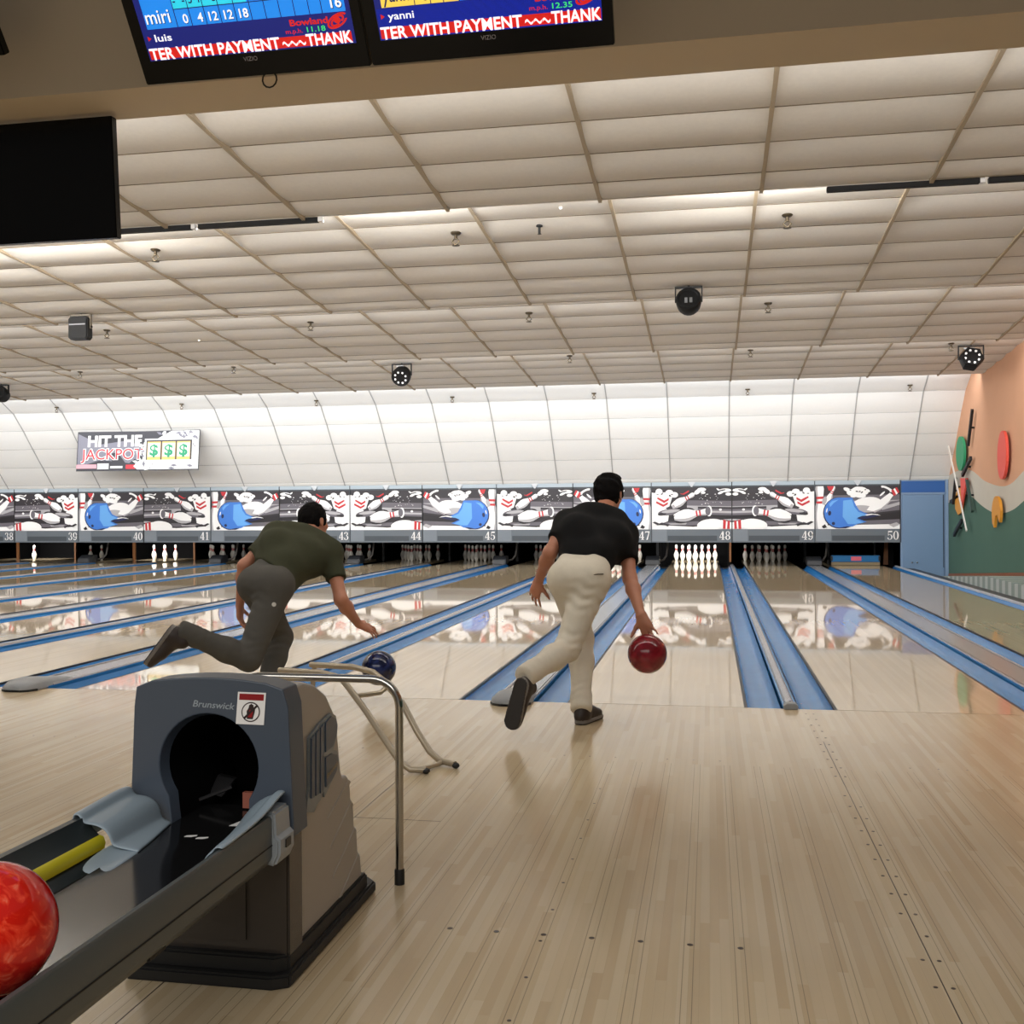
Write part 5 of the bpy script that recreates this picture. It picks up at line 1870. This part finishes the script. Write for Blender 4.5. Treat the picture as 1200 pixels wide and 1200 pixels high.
def shoe(parent, heel, toe_dir, up, mats, name='shoe', L=0.285, s=1.0):
    f = unit(toe_dir)
    u = unit(up - f * np.dot(up, f))
    r = np.cross(f, u)
    A = np.stack([r, f, u])
    P = lambda x, y, z: heel + r * x + f * y + u * z
    pts = np.array([P(x, y, z) for x in (-0.07, 0.07) for y in (-0.03, L + 0.03) for z in (-0.02, 0.14)])
    F = Field(pts.min(0) - 0.01, pts.max(0) + 0.01, 0.005)
    F.ellipsoid(P(0, 0.045, 0.045), (0.036, 0.052, 0.045), 0.03, A)
    F.ellipsoid(P(0, 0.135, 0.042), (0.040, 0.090, 0.036), 0.03, A)
    F.ellipsoid(P(0, 0.215, 0.034), (0.045, 0.065, 0.030), 0.03, A)
    F.limb(P(0, 0.050, 0.05), P(0, 0.052, 0.105), 0.040, 0.041, 0.03)
    F.limb(P(0, 0.10, 0.07), P(0, 0.17, 0.055), 0.030, 0.026, 0.03)
    # flat sole
    sl, G = F.sub(F.lo, F.lo + (F.n - 1) * F.res)
    Lc = (G - heel.astype(np.float32)) @ A.T.astype(np.float32)
    t = np.clip((Lc[..., 1] - 0.04) / 0.19, 0, 1)
    d2 = np.hypot(Lc[..., 0], Lc[..., 1] - (0.04 + 0.19 * t)) - (0.039 + 0.010 * t)
    D = np.maximum(d2, np.abs(Lc[..., 2] - 0.012) - 0.012)
    F.a = np.maximum(F.a, -(Lc[..., 2] - 0.004)).astype(np.float32)
    F.a = np.minimum(F.a, D.astype(np.float32))

    def pick(c):
        z = ((c - heel) @ A.T)[:, 2]
        return np.where(z < 0.006, 2, np.where(z < 0.0255, 1, 0))
    o = F.build(name, mats, parent, pick)
    return o


def person(J, shirt_m, pants_m, shoe_ms, label, opts):
    lo = np.min([v for v in J.values()], axis=0) - 0.30
    hi = np.max([v for v in J.values()], axis=0) + 0.30
    lo[2] = max(lo[2], -0.02)
    spine = unit(J['neck'] - J['pelvis'])
    right = unit(J['hipR'] - J['hipL'])
    fwd = unit(np.cross(spine, right)) * -1.0
    if fwd[1] < 0 and opts.get('facing', 1) > 0 and spine[2] > 0.9:
        fwd = -fwd
    front = np.cross(right, spine)
    if front[2] > 0:
        front = -front          # the chest of a man bent forward looks down
    ch = J['pelvis'] * 0.40 + J['neck'] * 0.60
    chw = (J['shR'] - J['shL']) * 0.5
    RES = 0.0075

    def torso(F, g, up_to_neck=True):
        c0 = J['pelvis']
        hw = (J['hipR'] - J['hipL']) * 0.5
        F.limb(c0 - hw * 0.85, c0 + hw * 0.85, 0.098 + g, 0.098 + g, 0.05)
        bt = -front
        w0 = c0 + spine * 0.17
        F.limb(w0 - hw * 0.55, w0 + hw * 0.55, 0.098 + g, 0.098 + g, 0.06)
        c1 = ch + front * 0.005
        for s in (-1, 1):
            F.limb(w0 + hw * 0.5 * s, c1 + chw * 0.52 * s, 0.094 + g, 0.108 + g, 0.06)
        F.limb(c1 - chw * 0.55, c1 + chw * 0.55, 0.108 + g, 0.108 + g, 0.06)
        us = J['neck'] - spine * 0.075
        F.limb(us - chw * 0.45, us + chw * 0.45, 0.082 + g, 0.082 + g, 0.06)
        for s, k in ((-1, 'shL'), (1, 'shR')):
            F.limb(J['neck'] - spine * 0.035, J[k], 0.052 + g, 0.060 + g, 0.06)
            F.limb(c1 + chw * 0.55 * s, J[k], 0.085 + g, 0.058 + g, 0.05)

    def legs(F, g, side, ank=True):
        h, k, a = J['hip' + side], J['knee' + side], J['ank' + side]
        F.limb(h - (h - J['pelvis']) * 0.15, k, 0.090 + g, 0.060 + g * 0.9, 0.05)
        F.limb(k, k + (a - k) * 0.35, 0.057 + g * 0.9, 0.058 + g, 0.03)
        F.limb(k + (a - k) * 0.35, a, 0.056 + g, 0.040 + g * 0.9, 0.03)

    # ---- the body, one surface
    B = Field(lo, hi, RES)
    torso(B, -0.012)
    for s in 'LR':
        legs(B, -0.012, s)
        B.limb(J['ank' + s], J['ank' + s] + unit(J['toe' + s]) * 0.06 - unit(J['soleup' + s]) * 0.03, 0.030, 0.024, 0.02)
        sh, el, wr = J['sh' + s], J['el' + s], J['wr' + s]
        B.limb(sh, sh + (el - sh) * 0.45, 0.050, 0.047, 0.04)
        B.limb(sh + (el - sh) * 0.45, el, 0.046, 0.039, 0.03)
        B.limb(el, el + (wr - el) * 0.3, 0.039, 0.041, 0.03)
        B.limb(el + (wr - el) * 0.3, wr, 0.040, 0.026, 0.03)
    B.limb(J['neck'] - spine * 0.05, J['head'] - unit(J['head_up']) * 0.03, 0.060, 0.053, 0.035)
    P, A = head(B, J['head'], J['head_fwd'], J['head_up'])
    for s in 'LR':
        o = opts['hand' + s]
        hand(B, J['wr' + s], *o['args'], **o.get('kw', {}))
    body = B.build('person', SKIN)
    tag(body, label, 'person')
    # ---- hair
    H = Field(J['head'] - 0.17, J['head'] + 0.17, 0.005)
    hv = opts.get('hair', 0.0)
    H.ellipsoid(P(0, -0.014, 0.030), (0.086 + hv, 0.101 + hv, 0.098 + hv), 0.02, A)
    H.ellipsoid(P(0, -0.050, -0.018), (0.072, 0.058, 0.062), 0.03, A)
    for s in (-1, 1):
        H.limb(P(s * 0.076, 0.022, 0.02), P(s * 0.075, 0.020, -0.022), 0.010, 0.008, 0.015)
    if hv > 0.004:
        H.ellipsoid(P(0.0, 0.03, 0.105), (0.062, 0.060, 0.026), 0.02, A)
    H.limb(P(-0.05, 0.125, -0.035), P(0.05, 0.125, -0.035), 0.088, 0.088, 0.012, op='cut')
    for s in (-1, 1):
        H.ellipsoid(P(s * 0.086, -0.010, -0.018), (0.020, 0.024, 0.034), 0.008, A, op='cut')
    H.limb(P(-0.1, -0.07, -0.115), P(0.1, -0.07, -0.115), 0.045, 0.045, 0.01, op='cut')
    H.wrinkle(ripple(opts['seed'], 0.0028 + hv * 0.35, 150))
    H.wrinkle(ripple(opts['seed'] + 5, 0.0016, 420))
    H.build('hair', HAIR, body)
    for s in (-1, 1):
        e = MB().ball(tuple(P(s * 0.030, 0.081, 0.001)), 0.0115, 0, 14)
        e.ball(tuple(P(s * 0.030, 0.0885, 0.001)), 0.0048, 1, 10)
        e.build('eye', [EYEM, BLACK], body, smooth=True, fix=False)
    # ---- shirt
    T = Field(lo, hi, RES)
    torso(T, 0.010)
    for s in 'LR':
        sh, el = J['sh' + s], J['el' + s]
        d = unit(el - sh)
        L = opts['sleeve'][s]
        T.limb(sh, sh + d * (L + 0.05), 0.066, 0.064, 0.05, cut=[(sh + d * L, d)])
    if 'drape' in opts:
        dr_ = opts['drape']
        T.limb(ch + right * dr_[0], J['pelvis'] + right * dr_[0] + front * dr_[1] + spine * dr_[2], 0.112, dr_[3], 0.07)
    T.plane_cut(J['pelvis'] + spine * opts['hem'][0] + np.array(opts['hem'][1]), -spine * 1.0 + np.array(right * opts.get('hem_tilt', (0, 0))[0] + front * opts.get('hem_tilt', (0, 0))[1]))
    T.plane_cut(J['neck'] + spine * 0.012, spine + front * -0.25)
    for fn in opts['shirt_folds']:
        T.wrinkle(fn)
    T.wrinkle(ripple(opts['seed'] + 1, 0.0016, 30))
    so = T.build('shirt', shirt_m, body)
    # ---- trousers
    Q = Field(lo, hi, RES)
    c0 = J['pelvis']
    hw = (J['hipR'] - J['hipL']) * 0.5
    Q.limb(c0 - hw * 0.85, c0 + hw * 0.85, 0.104, 0.104, 0.05)
    w0 = c0 + spine * 0.12
    Q.limb(w0 - hw * 0.6, w0 + hw * 0.6, 0.102, 0.102, 0.06)
    for s in (-1, 1):
        # seat
        Q.ellipsoid(c0 + hw * 0.50 * s - front * 0.026 - spine * 0.035, (0.080, 0.082, 0.088), 0.05)
    for s in 'LR':
        Q2 = Q
        legs(Q2, opts.get('loose', 0.010), s)
        a, k = J['ank' + s], J['knee' + s]
        d = unit(a - k)
        Q2.limb(a - d * 0.06, a + d * 0.035, 0.056, 0.058, 0.03, cut=[(a + d * opts['cuff'][s], d)])
    for s in 'LR':
        a, k = J['ank' + s], J['knee' + s]
        d = unit(a - k)
        # clean cuff: take away what passes the ankle near that foot
        c = a + d * (opts['cuff'][s] + 0.09)
        Q.limb(c, c + d * 0.04, 0.085, 0.085, 0.004, op='cut')
    Q.plane_cut(c0 + spine * 0.15, spine)
    for fn in opts['pants_folds']:
        Q.wrinkle(fn)
    Q.wrinkle(ripple(opts['seed'] + 2, 0.0010, 30))
    po = Q.build('trousers', pants_m, body)
    # belt loop band and pocket
    # ---- shoes
    for s in 'LR':
        shoe(body, J['heel' + s], J['toe' + s], J['soleup' + s], shoe_ms)
    return body, po


SH_DARK = [mat('shoe_dark_brown', (46, 36, 32), 0.5), mat('shoe_sole_edge', (120, 116, 112), 0.5), mat('shoe_sole_dark', (40, 36, 34), 0.6)]
# the man in black: sliding on his left foot, right leg crossing behind, ball in the right hand
J = dict(pelvis=v3(-0.405, -0.55, 0.815), hipL=v3(-0.490, -0.545, 0.80), hipR=v3(-0.320, -0.555, 0.80),
         neck=v3(-0.305, -0.13, 1.195), shL=v3(-0.515, -0.22, 1.125), shR=v3(-0.175, -0.13, 1.055),
         head=v3(-0.283, 0.01, 1.305), head_fwd=v3(0.22, 1, -0.10), head_up=v3(0.02, 0.18, 1),
         elL=v3(-0.595, -0.40, 0.955), wrL=v3(-0.690, -0.235, 0.780), elR=v3(-0.130, -0.33, 0.80), wrR=v3(-0.052, -0.565, 0.610),
         kneeL=v3(-0.415, -0.36, 0.45), ankL=v3(-0.385, -0.640, 0.095), kneeR=v3(-0.455, -0.70, 0.430), ankR=v3(-0.622, -1.04, 0.335),
         toeL=v3(0.30, 0.95, 0.0), soleupL=v3(0, 0, 1), heelL=v3(-0.395, -0.690, 0.001),
         toeR=v3(-0.22, -0.10, -0.97), soleupR=v3(0.35, 0.93, -0.15), heelR=v3(-0.655, -1.115, 0.345))
J['heelR'] = v3(-0.640, -1.118, 0.330)
toward = BBALL - Vector(J['wrR'])
OPT = dict(seed=3, hair=0.006, hem=(0.058, (0, 0, 0)), sleeve={'L': 0.155, 'R': 0.20}, cuff={'L': 0.016, 'R': 0.035}, loose=0.013,
           handL=dict(args=(v3(-0.32, 0.20, -0.92), v3(0.35, 0.9, 0.0), v3(0.9, -0.3, -0.2), (0.30, 0.40, 0.5, 0.55)), kw=dict(spread=0.35)),
           handR=dict(args=(v3(0.42, -0.22, -0.88), v3(-0.05, -0.75, -0.35), v3(-0.95, 0.1, -0.2), (0.22, 0.22, 0.24, 0.26)), kw=dict(spread=0.45, s=1.05)),
           shirt_folds=[folds((-0.33, -0.40, 0.98), (0.7, -0.1, 0.7), 0.005, 60, 0.18), folds((-0.25, -0.2, 1.0), (0.4, 0.2, 0.9), 0.004, 70, 0.13, 1.0)],
           pants_folds=[folds((-0.36, -0.64, 0.70), (0.5, 0.0, 0.85), 0.0055, 95, 0.11), folds((-0.44, -0.72, 0.46), (0.3, 0.3, 0.9), 0.0055, 110, 0.08, 2.0), folds((-0.58, -0.96, 0.37), (0.5, 0.75, 0.2), 0.003, 130, 0.08),
                        folds((-0.39, -0.60, 0.16), (0.1, 0.1, 1), 0.004, 130, 0.07), folds((-0.42, -0.60, 0.80), (0.9, 0, 0.3), 0.0035, 90, 0.08), folds((-0.30, -0.60, 0.66), (0.35, 0.2, 0.9), 0.005, 80, 0.09, 1.0)])
BLK_SHIRT = mat('shirt_black', (13, 13, 15), 0.85, spec=0.2)
KHAKI = mat('trousers_khaki', (214, 206, 190), 0.85, spec=0.2, noise=0.05, nscale=60)
man1, po1 = person(J, BLK_SHIRT, KHAKI, SH_DARK, 'person in black t-shirt and khaki trousers bending to swing a dark red ball', OPT)
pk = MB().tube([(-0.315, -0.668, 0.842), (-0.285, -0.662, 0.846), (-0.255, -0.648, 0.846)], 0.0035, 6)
pk.build('pocket_welt', mat('pocket_dark_brown', (96, 84, 66), 0.8), man1)  # dark brown line along the rear pocket

# the man in olive: just released the navy ball, right leg kicked out behind to the left
J = dict(pelvis=v3(-2.300, -0.58, 0.770), hipL=v3(-2.385, -0.555, 0.755), hipR=v3(-2.222, -0.60, 0.745),
         neck=v3(-2.195, -0.14, 1.065), shL=v3(-2.375, -0.25, 1.060), shR=v3(-2.050, -0.15, 0.945),
         head=v3(-2.215, -0.01, 1.140), head_fwd=v3(0.35, 1, -0.12), head_up=v3(-0.02, 0.25, 1),
         elL=v3(-2.520, -0.40, 0.870), wrL=v3(-2.590, -0.32, 0.615), elR=v3(-1.930, -0.29, 0.655), wrR=v3(-1.880, -0.11, 0.488),
         kneeL=v3(-2.315, -0.32, 0.42), ankL=v3(-2.320, -0.58, 0.095), kneeR=v3(-2.310, -0.80, 0.350), ankR=v3(-2.610, -0.995, 0.520),
         toeL=v3(0.25, 0.97, 0.0), soleupL=v3(0, 0, 1), heelL=v3(-2.332, -0.630, 0.001),
         toeR=v3(-0.58, -0.10, -0.80), soleupR=v3(0.80, 0.2, -0.58), heelR=v3(-2.615, -1.02, 0.585))
J['heelR'] = v3(-2.665, -1.035, 0.575)
OPT = dict(seed=11, hair=0.0, drape=(0.03, 0.03, 0.03, 0.115), hem_tilt=(-0.45, -0.25), hem=(0.055, (0, 0, 0)), sleeve={'L': 0.19, 'R': 0.20}, cuff={'L': 0.016, 'R': 0.035}, loose=0.014,
           handL=dict(args=(v3(-0.02, 0.10, -0.98), v3(0.9, 0.1, 0.0), v3(0.1, 0.95, 0.0), (0.4, 0.45, 0.5, 0.55))),
           handR=dict(args=(v3(0.55, 0.55, -0.35), v3(-0.4, 0.3, -0.6), v3(-0.3, 0.85, 0.1), (0.22, 0.25, 0.28, 0.32)), kw=dict(spread=0.3)),
           shirt_folds=[folds((-2.25, -0.40, 0.93), (0.8, 0.2, 0.5), 0.005, 55, 0.20), folds((-2.15, -0.25, 0.92), (0.3, 0.3, 0.9), 0.005, 70, 0.12, 1.0)],
           pants_folds=[folds((-2.32, -0.66, 0.66), (0.3, 0, 1), 0.004, 110, 0.10), folds((-2.30, -0.78, 0.42), (0.3, 0.1, 0.9), 0.004, 120, 0.08, 2.0), folds((-2.55, -0.96, 0.49), (0.9, 0.4, -0.4), 0.004, 120, 0.08),
                        folds((-2.31, -0.42, 0.42), (0, 0.2, 1), 0.004, 120, 0.09)])
OLIVE = mat('shirt_olive', (58, 60, 44), 0.85, spec=0.2, noise=0.05, nscale=50)
GREYP = mat('trousers_grey', (84, 82, 78), 0.85, spec=0.2, noise=0.05, nscale=60)
man2, po2 = person(J, OLIVE, GREYP, SH_DARK, 'person in olive t-shirt and grey trousers with right leg kicked back after a throw', OPT)
ok_, bp_, bn_, _ = po2.closest_point_on_mesh(po2.matrix_world.inverted() @ Vector((-2.175, -0.735, 0.665)))
bp_ = po2.matrix_world @ bp_
lg_ = MB().lathe([(0.013, -0.003), (0.013, 0.003), (0.008, 0.003), (0.008, 0.001), (0.001, 0.001)], bp_, 16, axis=bn_)
lg_.build('trouser_badge', mat('badge_white', (215, 215, 210), 0.5), man2)
